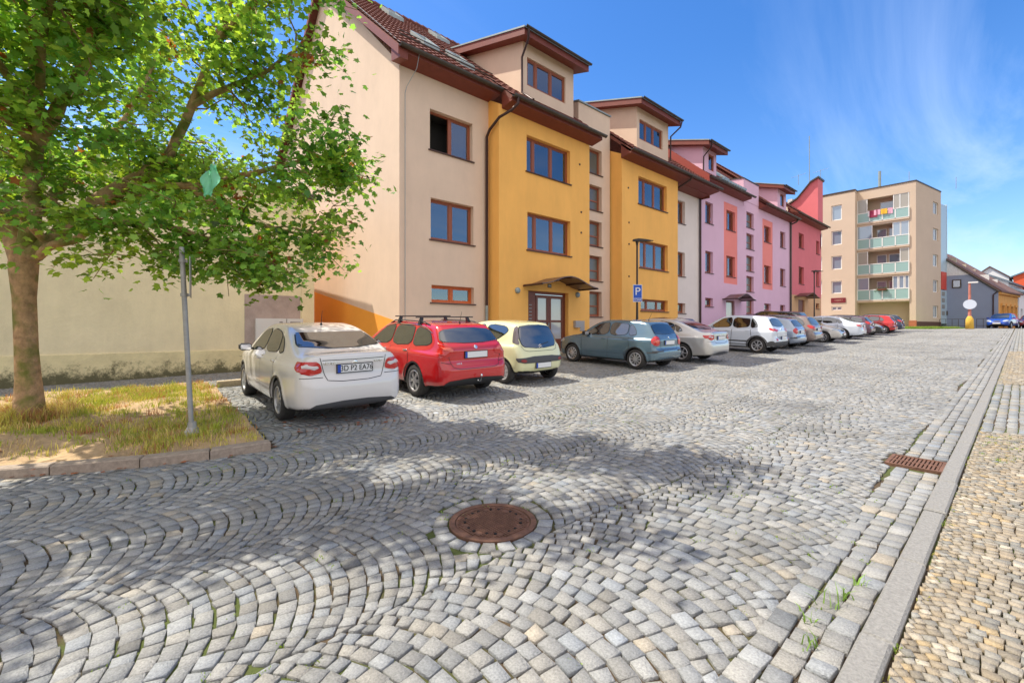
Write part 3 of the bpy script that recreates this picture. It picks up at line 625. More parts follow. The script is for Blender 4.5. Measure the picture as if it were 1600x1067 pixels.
# verge board on the gable
mb = MB(); v, f = prism([(-12.02, 9.55), (-12.02, 9.83), (XRD, ZR-.02), (XRD, ZR-.34)], 6.0, 6.06, lambda a, c, h: (a, h, c)); mb.add(v, f)
v, f = prism([(-12.03, 9.50), (-12.6, 9.62), (-12.6, 10.1), (-12.03, 9.80)], 6.06, 6.32, lambda a, c, h: (a, h, c)); mb.add(v, f)
v, f = prism([(-26.9, 9.55), (-26.9, 9.83), (XRD, ZR-.02), (XRD, ZR-.34)], 6.0, 6.06, lambda a, c, h: (a, h, c)); mb.add(v, f); mb.build('verge_board', m_brownmetal, yb)
mb = MB(); mb.tube([(-12.1, 6.1, 9.98), (XRD, 6.1, ZR+.2)], .008, 5)
mb.tube([(-12.0, 6.7, 9.9), (-12.1, 6.65, 9.4), (-12.55, 6.55, 9.0), (XA+.04, 6.5, 8.8), (XA+.04, 6.5, .4)], .009, 5); mb.build('lightning_rod_wire', m_zinc, yb)
eave_box(yb, XA, -12.02, 6.33, 9.9, 9.90); eave_box(yb, XB, -11.42, 9.93, 14.9, 9.50); eave_box(yb, XB, -11.42, 16.98, 25.74, 9.54)
mb = MB(); v, f = prism([(XA, 9.1), (XB, 9.1), (XB, 9.98), (XA, 10.5)], 25.70, 25.74, lambda a, c, h: (a, h, c)); mb.add(v, f); 
v, f = prism([(XA+.004, 9.15), (XB+.01, 9.22), (XB+.01, 9.3), (XA+.004, 9.3)], 22.07, 25.69, lambda a, c, h: (a, h, c)); mb.add(v, f); mb.build('eaves', m_brownmetal, yb)
gutter(yb, -11.94, 6.02, 9.95, 9.86); gutter(yb, -11.33, 9.9, 15.0, 9.46); gutter(yb, -11.33, 16.9, 25.85, 9.50)
def pipe(b, pts, r=.05, name='downpipe', m=None): return auto_smooth(MB().tube(pts, r, 10).build(name, m or m_pipe, b), 50)
pipe(yb, [(-11.33, 10.1, 9.42), (-11.33, 10.1, 9.2), (-11.5, 9.98, 9.0), (-11.85, 9.70, 8.78), (-12.35, 9.66, 8.5), (XA+.09, 9.66, 8.3), (XA+.09, 9.66, 2.3)])
pipe(yb, [(XA+.09, 9.66, 2.3), (XA+.09, 9.66, .3)], .055, m=m_zinc)
pipe(yb, [(-11.33, 22.3, 9.45), (-11.4, 22.25, 9.25), (-12.3, 22.2, 8.9), (XA+.09, 22.16, 8.6), (XA+.09, 22.16, .4)])
pipe(yb, [(XA+.09, 25.62, 9.3), (XA+.09, 25.62, .4)], .06)
# dormers
def dormer(b, y0, y1, xf, zb, zt, m, over=.42, rise=.30, win=None, panes=2, xback=-16.4, base=9.9, sidem=None):
    """front wall at xf from zb (on the tiles) to zt, roof rising backwards"""
    mb = MB(); wall_holes(mb, P_terr(xf), y0, y1, zb-.35, zt, [win] if win else [], .12)
    for y in (y0, y1): mb.quad((xf, y, zb-.35), (xback, y, roof_z(xback, base)-.3), (xback, y, zt+rise*(xf-xback)), (xf, y, zt))
    mb.build('dormer_wall', m, b)
    if win: window(b, P_terr(xf), win, panes, dep=.10, sill=False, name='dormer_window')
    r_ = MB(); xo = xf+over+.05; ya, yb_ = y0-.38, y1+.38; zo = zt-rise*(over+.05)
    z1_ = lambda x, h: zo+h+rise*(xo-x); xk = xback-.3
    fr = MB()   # brown boarded body of the roof
    fr.hexa([(xk, ya, z1_(xk, .0)), (xo, ya, z1_(xo, .0)), (xo, yb_, z1_(xo, .0)), (xk, yb_, z1_(xk, 0)), (xk, ya, z1_(xk, .30)), (xo, ya, z1_(xo, .24)), (xo, yb_, z1_(xo, .24)), (xk, yb_, z1_(xk, .30))])
    fr.build('dormer_eaves', m_brownmetal, b)
    r_.hexa([(xk, ya-.03, z1_(xk, .302)), (xo+.03, ya-.03, z1_(xo, .242)), (xo+.03, yb_+.03, z1_(xo, .242)), (xk, yb_+.03, z1_(xk, .302)), (xk, ya-.03, z1_(xk, .36)), (xo+.03, ya-.03, z1_(xo, .30)), (xo+.03, yb_+.03, z1_(xo, .30)), (xk, yb_+.03, z1_(xk, .36))])
    r_.build('dormer_roof', m_zinc, b); gutter(b, xo+.11, ya-.03, yb_+.03, z1_(xo, .27), .06); return xo, ya, yb_, z1_(xo, .2)
d = dormer(yb, 11.12, 13.95, -12.2, 10.3, 12.18, m_cream, win=(11.33, 13.46, 10.62, 11.68), panes=[0, .24, .62, 1], over=.45)
pipe(yb, [(d[0]+.11, 10.85, d[3]), (d[0]+.05, 10.88, d[3]-.35), (-12.1, 10.98, d[3]-.75), (-12.12, 11.0, 10.2), (-11.6, 11.0, 9.75), (-11.4, 10.9, 9.62)], .04)
d = dormer(yb, 18.55, 21.44, -12.2, 10.3, 12.18, m_cream, win=(18.77, 20.88, 10.68, 11.66), panes=[0, .30, .62, 1], over=.45)
pipe(yb, [(d[0]+.11, 21.75, d[3]), (d[0]+.05, 21.7, d[3]-.3), (-12.1, 21.52, d[3]-.7), (-12.12, 21.52, 10.3)], .04)
# roof windows
for (xa, ya_, xb, yb2) in ((-14.95, 7.95, -13.95, 8.6), (-14.35, 9.1, -13.35, 9.75), (-18.7, 8.5, -17.9, 9.2), (-18.7, 10.9, -17.9, 11.6)):
    base = 9.86+.06; z = lambda x: 9.86+.866*(-12.02-x)
    mb = MB(); gl = MB()
    def pl(mb, x0, x1, a, b_, h0, h1): mb.hexa([(x0, a, z(x0)+h0), (x1, a, z(x1)+h0), (x1, b_, z(x1)+h0), (x0, b_, z(x0)+h0), (x0, a, z(x0)+h1), (x1, a, z(x1)+h1), (x1, b_, z(x1)+h1), (x0, b_, z(x0)+h1)])
    pl(mb, xa, xb, ya_, ya_+.09, .0, .2); pl(mb, xa, xb, yb2-.09, yb2, .0, .2); pl(mb, xa, xa+.1, ya_+.09, yb2-.09, 0, .2); pl(mb, xb-.1, xb, ya_+.09, yb2-.09, 0, .2)
    w = mb.build('roof_window', m_zinc, yb); pl(gl, xa+.1, xb-.1, ya_+.09, yb2-.09, .1, .13); gl.build('pane', mat('roof_glass', (.3, .38, .45), .06, spec=.9, ior=1.9), w)
mb = MB()
for k in range(9): mb.tube([(-12.5, 6.3+k*.42, 10.5), (-12.5, 6.72+k*.42, 10.5)], .012, 5)
mb.tube([(-12.35, 6.2, 10.42), (-12.35, 9.8, 10.42)], .015, 5); mb.tube([(-12.35, 6.2, 10.52), (-12.35, 9.8, 10.52)], .015, 5)
mb.build('snow_guard', m_gutter, yb)
# =============================================================== the pink house
pb = thing('apartment_house', 'pale pink terraced house with coral window panels in the middle of the row', 'apartment house', (-16, 33, 1.0))
HP = [(26.43, 27.44, 7.90, 9.2), (26.43, 27.44, 4.88, 6.2), (26.43, 27.44, 2.82, 3.34), (39.07, 40.23, 7.92, 9.2), (39.07, 40.23, 4.86, 6.25), (39.07, 40.23, 2.8, 3.34), (29.3, 30.62, 1.05, 3.3)]
HPc = [(29.38, 30.70, 7.92, 9.2), (29.38, 30.70, 4.88, 6.22)]; HPd = [(35.78, 37.1, 7.95, 9.15), (35.78, 37.1, 4.86, 6.2)]; HPl = [(35.78, 37.1, 2.82, 3.34)]
HPs = [(32.52, 33.8, z, z+1.08) for z in (2.5, 4.06, 5.5, 7.05, 8.55)]
c1, c2 = (28.97, 31.02, 4.4, 9.65), (35.42, 37.45, 4.4, 9.6)
mb = MB(); wall_holes(mb, P_terr(XA), 25.70, 41.35, 0, 10.3, HP+HPl+HPs+[c1, c2], .16); mb.quad((XA, 25.7, 9), (XA-4, 25.7, 9), (XA-4, 25.7, 13.2), (XA, 25.7, 10.3)); mb.build('front_wall', m_pink, pb)
for c_, hh in ((c1, HPc), (c2, HPd)):
    mb = MB(); wall_holes(mb, P_terr(XA-.012), *c_, hh, .15); mb.build('coral_panel', m_coral, pb)
for i_, h in enumerate(HP[:6]+HPl): window(pb, PA, h, 1, curtain=(0, .6, .9, .45, 0, .8, 0)[i_])
for h in HPs: window(pb, PA, h, 1, cross=.45, mf=m_frost)
for i_, h in enumerate(HPc+HPd): window(pb, P_terr(XA-.012), h, [0, .38, 1], curtain=(.5, 0, .95, .3)[i_])
mb = MB(); h = HP[6]; hexf(mb, PA, h[0], h[0]+.1, h[2], h[3], -.15, -.08); hexf(mb, PA, h[1]-.1, h[1], h[2], h[3], -.15, -.08); hexf(mb, PA, h[0]+.1, h[1]-.1, h[3]-.12, h[3], -.15, -.08); hexf(mb, PA, h[0]+.1, h[1]-.1, h[2], h[2]+.5, -.14, -.09); dr = mb.build('door', MATS['door_brown'], pb)
mb = MB(); hexf(mb, PA, h[0]+.1, h[1]-.1, h[2]+.5, h[3]-.12, -.14, -.12); mb.build('door_glass', MATS['door_glass'], dr)
canopy(pb, XA, 30.2, 2.9, 3.35, .95)
BP = .62
tiled_roof('roof', m_tile, pb, 25.76, 32.0, -12.02, 10.42, XRD, 17.0, fine=False); tiled_roof('roof', m_tile, pb, 32.0, 34.66, -14.6, 10.42+SLP*2.58, XRD, 17.0, fine=False); tiled_roof('roof', m_tile, pb, 34.66, 41.5, -12.02, 10.42, XRD, 17.0, fine=False)
mb = MB(); mb.hexa([(-27, 25.76, 10.3), (XRD+.02, 25.76, 16.85), (XRD+.02, 41.5, 16.85), (-27, 41.5, 10.3), (-27, 25.76, 10.45), (XRD+.02, 25.76, 17.02), (XRD+.02, 41.5, 17.02), (-27, 41.5, 10.45)]); mb.build('rear_roof', m_tile, pb)
mb = MB()
for k in range(39): y = 25.76+k*.402; mb.tube([(XRD, y, 17.06), (XRD, y+.42, 17.04)], [.13, .105], 6)
mb.build('ridge', m_tile, pb)
mb = MB(); v, f = prism([(-12.02, 9.9), (-12.02, 10.5), (XRD, 17.08), (XRD, 16.3)], 25.715, 25.76, lambda a, c, h: (a, h, c)); mb.add(v, f); mb.build('verge_board', mat('red_metal', srgb(150, 62, 48), .5), pb)
eave_box(pb, XA, -12.02, 25.76, 32.0, 10.46); eave_box(pb, XA, -12.02, 34.66, 41.35, 10.46); gutter(pb, -11.93, 25.78, 32.3, 10.42); gutter(pb, -11.93, 34.5, 41.6, 10.42)
mb = MB(); XP = XA+.02; wall_holes(mb, P_terr(XP), 32.0, 34.66, 10.3, 11.78, []); 
for y in (32.0, 34.66): mb.quad((XP, y, 9.9), (XP-3, y, 9.9), (XP-3, y, 12.2), (XP, y, 11.78))
mb.quad((XP, 32.0, 11.78), (XP, 34.66, 11.78), (XP-3, 34.66, 12.2), (XP-3, 32.0, 12.2)); mb.build('stair_tower', m_pink, pb)
mb = MB(); mb.hexa([(XP-3, 31.96, 12.2), (XP+.05, 31.96, 11.785), (XP+.05, 34.7, 11.785), (XP-3, 34.7, 12.2), (XP-3, 31.96, 12.27), (XP+.05, 31.96, 11.84), (XP+.05, 34.7, 11.84), (XP-3, 34.7, 12.27)]); mb.build('tower_coping', m_gutter, pb)
d = dormer(pb, 26.1, 27.9, -12.6, 10.9, 12.42, m_pink, win=(26.85, 27.6, 11.2, 12.2), panes=1, over=.5, xback=-17, base=10.5)
pipe(pb, [(d[0]+.11, 25.9, d[3]), (d[0]+.05, 25.95, d[3]-.3), (-12.5, 26.02, d[3]-.7), (-12.52, 26.02, 10.9)], .04)
d = dormer(pb, 38.5, 40.4, -12.6, 10.9, 12.42, m_pink, win=(39.1, 40.0, 11.2, 12.2), panes=1, over=.5, xback=-17, base=10.5)
pipe(pb, [(XA+.09, 41.25, 10.2), (XA+.09, 41.25, .9)], .07, m=m_gutter); pipe(pb, [(-11.93, 41.25, 10.35), (-12.1, 41.25, 10.15), (XA+.09, 41.25, 10.0)], .06, m=m_gutter)
for y in (29.5, 31.0):
    mb = MB(); z = lambda x: 10.42+.866*(-12.02-x); mb.hexa([(-14.4, y, z(-14.4)+.02), (-13.4, y, z(-13.4)+.02), (-13.4, y+.8, z(-13.4)+.02), (-14.4, y+.8, z(-14.4)+.02), (-14.4, y, z(-14.4)+.25), (-13.4, y, z(-13.4)+.25), (-13.4, y+.8, z(-13.4)+.25), (-14.4, y+.8, z(-14.4)+.25)]); mb.build('roof_window', m_zinc, pb)
mb = MB()
for k in range(10): mb.box(-12.55, -12.35, 28.2+k*.38, 28.5+k*.38, 10.85, 11.0)
mb.build('snow_guard', m_zinc, pb)
for (x, y, z) in ((XRD, 27.5, 17.1),):
    mb = MB(); mb.tube([(x, y, z), (x, y, z+1.3)], .02, 5); mb.tube([(x-.1, y-.5, z+1.0), (x+.1, y+.9, z+1.35)], .012, 4)
    for k in range(6): mb.tube([(x-.25, y-.4+k*.22, z+1.03+k*.05), (x+.25, y-.4+k*.22, z+1.03+k*.05)], .008, 4)
    mb.build('aerial', m_zinc, pb)
# =============================================================== the red house
rb = thing('apartment_house', 'coral red end house of the terrace with a curved fin wall on its roof', 'apartment house', (-16, 46, 1.2))
HR = [(43.5, 44.87, 8.42, 9.7), (43.5, 44.87, 5.32, 6.8), (48.45, 49.4, 8.42, 9.65), (48.45, 49.4, 5.4, 6.77)]; HRl = [(43.4, 45.1, 1.3, 3.95), (48.36, 49.4, 3.3, 3.8)]
mb = MB(); wall_holes(mb, P_terr(XA), 41.35, 49.96, 4.3, 11.0, HR); mb.box(-26, XA-.002, 49.9, 49.96, 0, 11.0); mb.build('front_wall', m_red, rb)
mb = MB(); wall_holes(mb, P_terr(XA-.004), 41.35, 49.96, 0, 4.3, HRl); mb.build('ground_floor', m_beige, rb)
for h in HR+[HRl[1]]: window(rb, PA, h, 1 if h[1]-h[0] < 1.1 else 2)
mb = MB(); h = HRl[0]; hexf(mb, PA, h[0], h[1], h[2], h[3], -.15, -.12); mb.build('door', MATS['door_brown'], rb); canopy(rb, XA, 44.2, 3.6, 4.15, .9)
tiled_roof('roof', m_tile, rb, 41.52, 50.1, -12.02, 11.0, XRD, 17.5, fine=False); mb = MB(); mb.hexa([(-27, 41.52, 10.8), (XRD+.02, 41.52, 17.3), (XRD+.02, 50.1, 17.3), (-27, 50.1, 10.8), (-27, 41.52, 10.95), (XRD+.02, 41.52, 17.5), (XRD+.02, 50.1, 17.5), (-27, 50.1, 10.95)]); mb.build('rear_roof', m_tile, rb)
mb = gable_poly(XA, XRD, -26.4, 9, 10.4, 17.2, 49.7, .25); mb.build('gable_wall', m_red, rb)
eave_box(rb, XA, -12.02, 41.4, 49.96, 11.04); gutter(rb, -11.93, 41.5, 50.1, 11.0)
mb = MB(); fin = [(-12.35, 11.0), (-12.35, 15.3), (-12.9, 15.0), (-13.4, 14.4), (-14.0, 13.7), (-14.8, 13.2), (-14.8, 11.0)]
v, f = prism(fin, 48.0, 49.5, lambda a, c, h: (a, h, c)); mb.add(v, f); mb.build('fin_wall', m_red, rb)
mb = MB(); top = [(-12.25, 15.3), (-12.9, 15.0), (-13.4, 14.4), (-14.0, 13.7), (-14.9, 13.2)]
for a, b_ in zip(top[:-1], top[1:]): mb.hexa([(a[0], 47.8, a[1]), (b_[0], 47.8, b_[1]), (b_[0], 49.7, b_[1]), (a[0], 49.7, a[1]), (a[0], 47.8, a[1]+.14), (b_[0], 47.8, b_[1]+.14), (b_[0], 49.7, b_[1]+.14), (a[0], 49.7, a[1]+.14)])
mb.build('fin_coping', m_gutter, rb)
mb = MB(); mb.tube([(-13.2, 48.6, 14.6), (-13.2, 48.6, 19.6)], .035, 5)
for q in ((-.9, .2), (.9, .5)): mb.tube([(-13.2+q[0], 48.6, 15.2), (-13.2+q[0], 48.6, 16.2)], .02, 4); mb.tube([(-13.2+q[0]-.6, 48.5, 16.0), (-13.2+q[0]+.6, 48.7, 16.2)], .015, 4)
mb.build('aerial', m_zinc, rb)
mb = MB(); mb.box(-14.9, -14.5, 48.2, 48.7, 13.0, 13.9); mb.build('chimney', m_curtain, rb)
# =============================================================== low building with the long garden wall
lb = thing('low_building', 'low pale yellow building with a mossy blank wall behind the tree', 'building', (-17, -3, 0))
XW = -16.8
m_wall = mat('old_wall_render', srgb(236, 222, 182), .92, var=.07, vscale=1.2, bump=.5, bscale=18, streak=.12)
mb = MB(); wall_holes(mb, P_terr(XW), -12, 5.05, -.6, 6.1, []); mb.quad((XW, 5.05, -.6), (XW-7, 5.05, -.6), (XW-7, 5.05, 7.2), (XW, 5.05, 6.1)); mb.build('wall', m_wall, lb)
def plinth_mat():
    m = mat('mossy_plinth', srgb(228, 214, 166), .95, var=.15, vscale=2, bump=.6, bscale=20); nt = m.node_tree; N = nt.nodes; L = nt.links; b = N['Principled BSDF']
    t = N.new("ShaderNodeTexCoord"); n = N.new("ShaderNodeTexNoise"); n.inputs['Scale'].default_value = 3.2; n.inputs['Detail'].default_value = 12; n.inputs['Roughness'].default_value = .82; L.new(t.outputs['Object'], n.inputs['Vector'])
    s = N.new("ShaderNodeSeparateXYZ"); L.new(t.outputs['Object'], s.inputs[0])
    a = N.new("ShaderNodeMath"); a.operation = 'MULTIPLY_ADD'; a.inputs[1].default_value = -.45; a.inputs[2].default_value = .12; L.new(s.outputs[2], a.inputs[0])
    a2 = N.new("ShaderNodeMath"); a2.operation = 'ADD'; L.new(a.outputs[0], a2.inputs[0]); L.new(n.outputs[0], a2.inputs[1])
    mr = N.new("ShaderNodeMapRange"); mr.inputs[1].default_value = .42; mr.inputs[2].default_value = .56; L.new(a2.outputs[0], mr.inputs[0])
    mx = N.new("ShaderNodeMix"); mx.data_type = 'RGBA'; L.new(b.inputs['Base Color'].links[0].from_socket, mx.inputs[6]); mx.inputs[7].default_value = srgb(104, 100, 72); L.new(mr.outputs[0], mx.inputs[0]); L.new(mx.outputs[2], b.inputs['Base Color']); return m
mb = MB(); mb.box(XW-.02, XW+.035, -12, 5.06, -.6, .78); mb.build('plinth', plinth_mat(), lb)
mb = MB(); mb.box(XW-.02, XW+.05, 4.66, 5.08, -.6, 6.1); mb.build('corner_pilaster', m_wall, lb)
mb = MB(); mb.box(XW-.02, XW+.012, 2.9, 4.62, .78, 2.62); mb.build('patched_render', mat('lilac_render', srgb(176, 158, 148), .95, var=.15, vscale=3, bump=.5), lb)
mb = MB(); mb.box(XW-.2, XW+.2, -12, 5.1, 6.1, 6.18); v, f = prism([(XW+.22, 6.18), (XW-7, 7.3), (XW-7, 7.38), (XW+.22, 6.26)], -12, 5.1, lambda a, c, h: (a, h, c)); mb.add(v, f); mb.build('roof', m_gutter, lb)
for (y0_, y1_) in ((3.2, 4.12), (4.14, 4.66)):
    mc = thing('meter_cabinet', 'wide white meter cabinet on the lilac patch of the wall' if y0_ < 4 else 'narrow white meter cabinet with a dark slot beside the wall corner', 'meter cabinet', (XW, y0_, 1.1))
    mb = MB(); mb.box(XW+.014, XW+.2, y0_, y1_, 1.0, 1.82); mb.build('housing', mat('cabinet_white', srgb(215, 213, 208), .45), mc)
    mb = MB(); mb.box(XW+.2, XW+.212, y0_+.03, y1_-.03, 1.03, 1.79); mb.build('door', MATS['cabinet_white'], mc)
    mb = MB(); mb.box(XW+.213, XW+.222, y1_-.22, y1_-.12, 1.68, 1.71) if y0_ < 4 else mb.box(XW+.213, XW+.222, y0_+.1, y1_-.1, 1.66, 1.71); mb.build('handle', m_gutter, mc)
# =============================================================== the tall block at the end of the street
tb = thing('apartment_block', 'tall tan flat roofed apartment block with glazed balconies behind a lawn', 'apartment block', (-12, 66, 1.5))
YB = 63.2; m_tan = mat('tan_render', (.62, .48, .36), .9, var=.04, vscale=.5); m_white = mat('white_frame', srgb(232, 230, 226), .5); m_brick = mat('brick_base', srgb(176, 104, 74), .9, var=.25, vscale=5)
m_par = mat('balcony_glass', srgb(150, 182, 178), .25, spec=.6); m_gl2 = mat('far_glass', (.22, .30, .38), .05, spec=.9, ior=2.0)
PN = P_negY(YB); PN2 = P_negY(YB-1.0)
HL = [(-14.67, -13.67, z, z+h_) for z, h_ in ((14.0, 1.75), (11.15, 1.63), (8.3, 1.56), (5.5, 1.45), (3.55, .45))]; HL += [(-16.75, -15.6, z, z+1.6) for z in (14.0, 11.15, 8.3, 5.5)]+[(-16.2, -15.7, 3.55, 4.0)]
mb = MB(); wall_holes(mb, PN2, -24, -12.44, 1, 16.9, HL, .2); mb.quad((-12.44, YB-1, 1), (-12.44, YB+.0, 1), (-12.44, YB, 16.9), (-12.44, YB-1, 16.9)); mb.build('left_wall', m_tan, tb)
for h in HL: window(tb, PN2, h, 2 if h[3]-h[2] < 1 else 1, wood=m_white, mf=m_gl2, dep=.16, sill=False)
mb = MB(); hexf(mb, PN2, -14.7, -13.3, 4.42, 4.98, .0, .06); mb.build('sign_board', mat('sign_maroon', srgb(120, 36, 44), .5), tb)
v, f = text_geo('OBJEKT', .24); tm = MB(); tm.add([(-13.95+p[0], YB-1.07-p[2], 4.70+p[1]) for p in v], f); tm.build('sign_writing', mat('sign_tan', srgb(200, 150, 130), .6), tb)
FL = [(13.41, 14.50), (10.44, 11.56), (7.53, 8.67), (4.62, 5.80)]; TOP = [16.05, 13.03, 10.12, 7.15]
HBc = [(-12.44, -7.94, p[1]-1.25, t) for p, t in zip(FL, TOP)]
mb = MB(); wall_holes(mb, PN, -12.44, -7.43, 4.35, 17.1, HBc, 1.35); mb.quad(PN(-12.44, 4.35, 0), PN(-7.94, 4.35, 0), PN(-7.94, 4.35, -1.6), PN(-12.44, 4.35, -1.6)); wall_holes(mb, P_negY(YB+1.35), -12.44, -7.94, 1, 17, [], 0)
hexf(mb, PN, -7.94, -7.43, 1.4, 4.36, -1.5, 0); mb.quad((-12.44, YB-.01, 1), (-12.44, YB+1.4, 1), (-12.44, YB+1.4, 4.6), (-12.44, YB-.01, 4.6)); mb.build('front_wall', m_tan, tb)
mb = MB(); hexf(mb, PN, -8.0, -7.38, 1.4, 2.3, -.3, .04); mb.build('brick_base', m_brick, tb)
for k, ((z0, z1), zt) in enumerate(zip(FL, TOP)):
    mb = MB(); n = 4; us = np.linspace(-12.4, -7.98, n+1)
    for i in range(n): hexf(mb, PN, us[i]+.05, us[i+1]-.05, z0+.08, z1-.06, .06, .09)
    bp = mb.build('balcony_parapet', m_par, tb); mb = MB()
    for u in us: hexf(mb, PN, u-.045, u+.045, z0, z1, .04, .11)
    hexf(mb, PN, us[0]+.045, us[-1]-.045, z1-.06, z1+.02, .04, .11); hexf(mb, PN, us[0]+.045, us[-1]-.045, z0, z0+.07, .04, .11)
    mb.build('rail', m_white, bp)
    mb = MB(); hexf(mb, PN, -12.43, -7.95, z0-.18, z0-.02, -1.34, .1); mb.build('balcony_slab', m_tan, tb)
    for a, b_ in ([(-10.9, -10.0), (-9.85, -8.7)] if k else [(-10.6, -9.4)]):
        bdw = MB(); hexf(bdw, PN, a, b_, z1-.9, zt-.35, -1.34, -1.28); w = bdw.build('balcony_window', m_white, tb)
        bg_ = MB(); hexf(bg_, PN, a+.08, b_-.08, z1-.85, zt-.43, -1.28, -1.26); bg_.build('pane', m_gl2, w)
    for (a, b_) in {0: [(-12.4, -11.55), (-9.25, -8.75), (-8.7, -8.0)], 1: [(-12.4, -11.1), (-9.3, -8.7), (-8.65, -8.0)], 2: [(-12.4, -11.5), (-8.7, -8.0)], 3: [(-12.4, -11.4), (-9.3, -8.9), (-8.8, -8.4), (-8.3, -8.0)]}[k]:
        gz_ = MB(); fr_ = MB(); hexf(gz_, PN, a+.04, b_-.04, z1+.05, zt-.03, -.06, -.04); hexf(fr_, PN, a, b_, zt-.04, zt, -.079, -.021); hexf(fr_, PN, a, b_, z1+.02, z1+.05, -.079, -.021)
        for u in (a, b_): hexf(fr_, PN, u-.035, u+.035, z1+.02, zt-.0, -.08, -.02)
        q = fr_.build('balcony_glazing', m_white, tb); gz_.build('pane', m_gl2 if k % 2 else mat('clear_grey_glass', srgb(165, 160, 150), .15, spec=.8), q)
for u in (-10.9, -9.85, -8.8):
    window(tb, P_negY(YB+1.35), (u, u+.45, 3.42, 3.88), 1, wood=m_white, mf=m_gl2, dep=.1, sill=False)
rf = (math.sin(R(9.5)), math.cos(R(9.5))); PRF = P_gen((-7.43, YB), rf, (rf[1], -rf[0]))
HRf = [(5.1, 6.75, z, z+1.36) for z in (14.35, 11.38, 8.44, 5.53, 2.65)]
mb = MB(); wall_holes(mb, PRF, 0, 7.62, 1, 17.1, HRf, .2); mb.build('side_wall', m_tan, tb)
for h in HRf: window(tb, PRF, h, 2, wood=m_white, mf=m_gl2, dep=.15, sill=False)
mb = MB(); hexf(mb, PRF, .05, 7.6, 1.4, 2.2, -.1, .03); mb.build('plinth', mat('plinth_brown', srgb(96, 66, 56), .9), tb)
e_ = PRF(7.62, 0, 0)
mb = MB(); v, f = prism([(-24, YB-1.05), (-12.4, YB-1.05), (-12.4, YB-.05), (-7.38, YB-.05), (e_[0]+.05, e_[1]), (e_[0]-6, e_[1]+6), (-24, e_[1]+6)], 17.1, 17.22, lambda a, c, h: (a, c, h)); mb.add(v, f); mb.build('roof', m_gutter, tb)
mb = MB(); v, f = prism([(-24, YB-.9), (-12.44, YB-.9), (-12.44, YB+1.5), (-7.25, YB+1.5), (e_[0]-.15, e_[1]), (e_[0]-6, e_[1]+5), (-24, e_[1]+5)], 16.85, 17.09, lambda a, c, h: (a, c, h)); mb.add(v, f); mb.build('roof_slab', m_tan, tb)
mb = MB(); hexf(mb, PRF, 7.64, 9.6, 8.0, 15.8, -1.4, -.02); hexf(mb, PRF, 7.64, 9.6, 2.0, 5.9, -1.4, -.02); hexf(mb, PRF, 9.6, 9.75, 2, 16, -1.4, .0); sg = mb.build('stair_glazing', mat('pale_blue_panel', srgb(176, 196, 208), .35), tb)
mb = MB(); hexf(mb, PRF, 7.7, 9.4, 5.95, 8.0, -.1, .04); mb.build('sign_board', mat('sign_red', srgb(205, 74, 60), .5), tb)
for k in range(4):
    mb = MB(); hexf(mb, PRF, 8.0, 8.9, 3.0+k*.75, 3.45+k*.75, -.01, .01); mb.build('sign_letter', mat('sign_grey', srgb(140, 140, 138), .6), tb)
mb = MB(); mb.tube([(-10.6, YB+1, 17.1), (-10.6, YB+1, 19.2)], .14, 10); mb.build('flue', m_zinc, tb)
mb = MB(); mb.tube([(-8.1, YB+1, 17.1), (-8.1, YB+1, 18.5)], .03, 5); mb.tube([(-4.9, YB+7, 17.1), (-4.9, YB+7, 18.4)], .03, 5); mb.build('aerial', m_zinc, tb)
# balcony laundry and planter
ld = MB(); cols = []
m_l = [mat('cloth_pink', srgb(225, 170, 190), .9), mat('cloth_yellow', srgb(235, 180, 60), .9), mat('cloth_wine', srgb(150, 50, 80), .9), mat('cloth_white', srgb(235, 225, 225), .9)]
for k, (u0, u1, mi, zl) in enumerate(((-11.45, -10.95, 3, .55), (-10.9, -10.35, 0, .5), (-10.3, -9.75, 1, .5), (-9.7, -9.3, 0, .55), (-11.3, -10.6, 2, .7))):
    mb = MB(); yo = .14+.03*(k % 3); n = 6
    for i in range(n):
        a, b_ = u0+(u1-u0)*i/n, u0+(u1-u0)*(i+1)/n; w0, w1 = .02*math.sin(i*1.3), .02*math.sin((i+1)*1.3)
        mb.hexa([PN(a, 14.56-zl+.02, yo+w0), PN(b_, 14.56-zl+.02, yo+w1), PN(b_, 14.56-zl+.02, yo+w1-.02), PN(a, 14.56-zl+.02, yo+w0-.02), PN(a, 14.66, yo+w0*.3), PN(b_, 14.66, yo+w1*.3), PN(b_, 14.66, yo-.02), PN(a, 14.66, yo-.02)])
    lab = ['white cloth hung leftmost over the top balcony rail', 'pink towel hung between the white and the yellow cloth on the top balcony', 'bright yellow cloth hung over the top balcony rail', 'pale pink cloth hung rightmost over the top balcony rail', 'wine red blanket hanging lowest over the top balcony rail'][k]
    tag(mb.build('laundry', m_l[mi]), lab, 'laundry', 'laundry on the top balcony')
pk = thing('flower_box', 'flower box of trailing green plants on the lowest balcony rail', 'flower box', (-10.2, YB-.2, 5.8))
MB().box(-10.6, -9.8, YB-.32, YB-.14, 5.66, 5.84).build('box', m_brownmetal, pk); V = []; F = []
for k in range(260):
    p = np.array([rng.uniform(-10.75, -9.7), YB-.24+rng.normal(0, .1), 5.72+abs(rng.normal(0, .18))-.2*rng.random()]); d1 = rng.normal(0, .05, 3); d2 = rng.normal(0, .05, 3); n = len(V); V += [p, p+d1, p+d2]; F.append([n, n+1, n+2])
np_mesh('foliage', V, F, mat('plant_green', (.07, .13, .03), .8), pk)
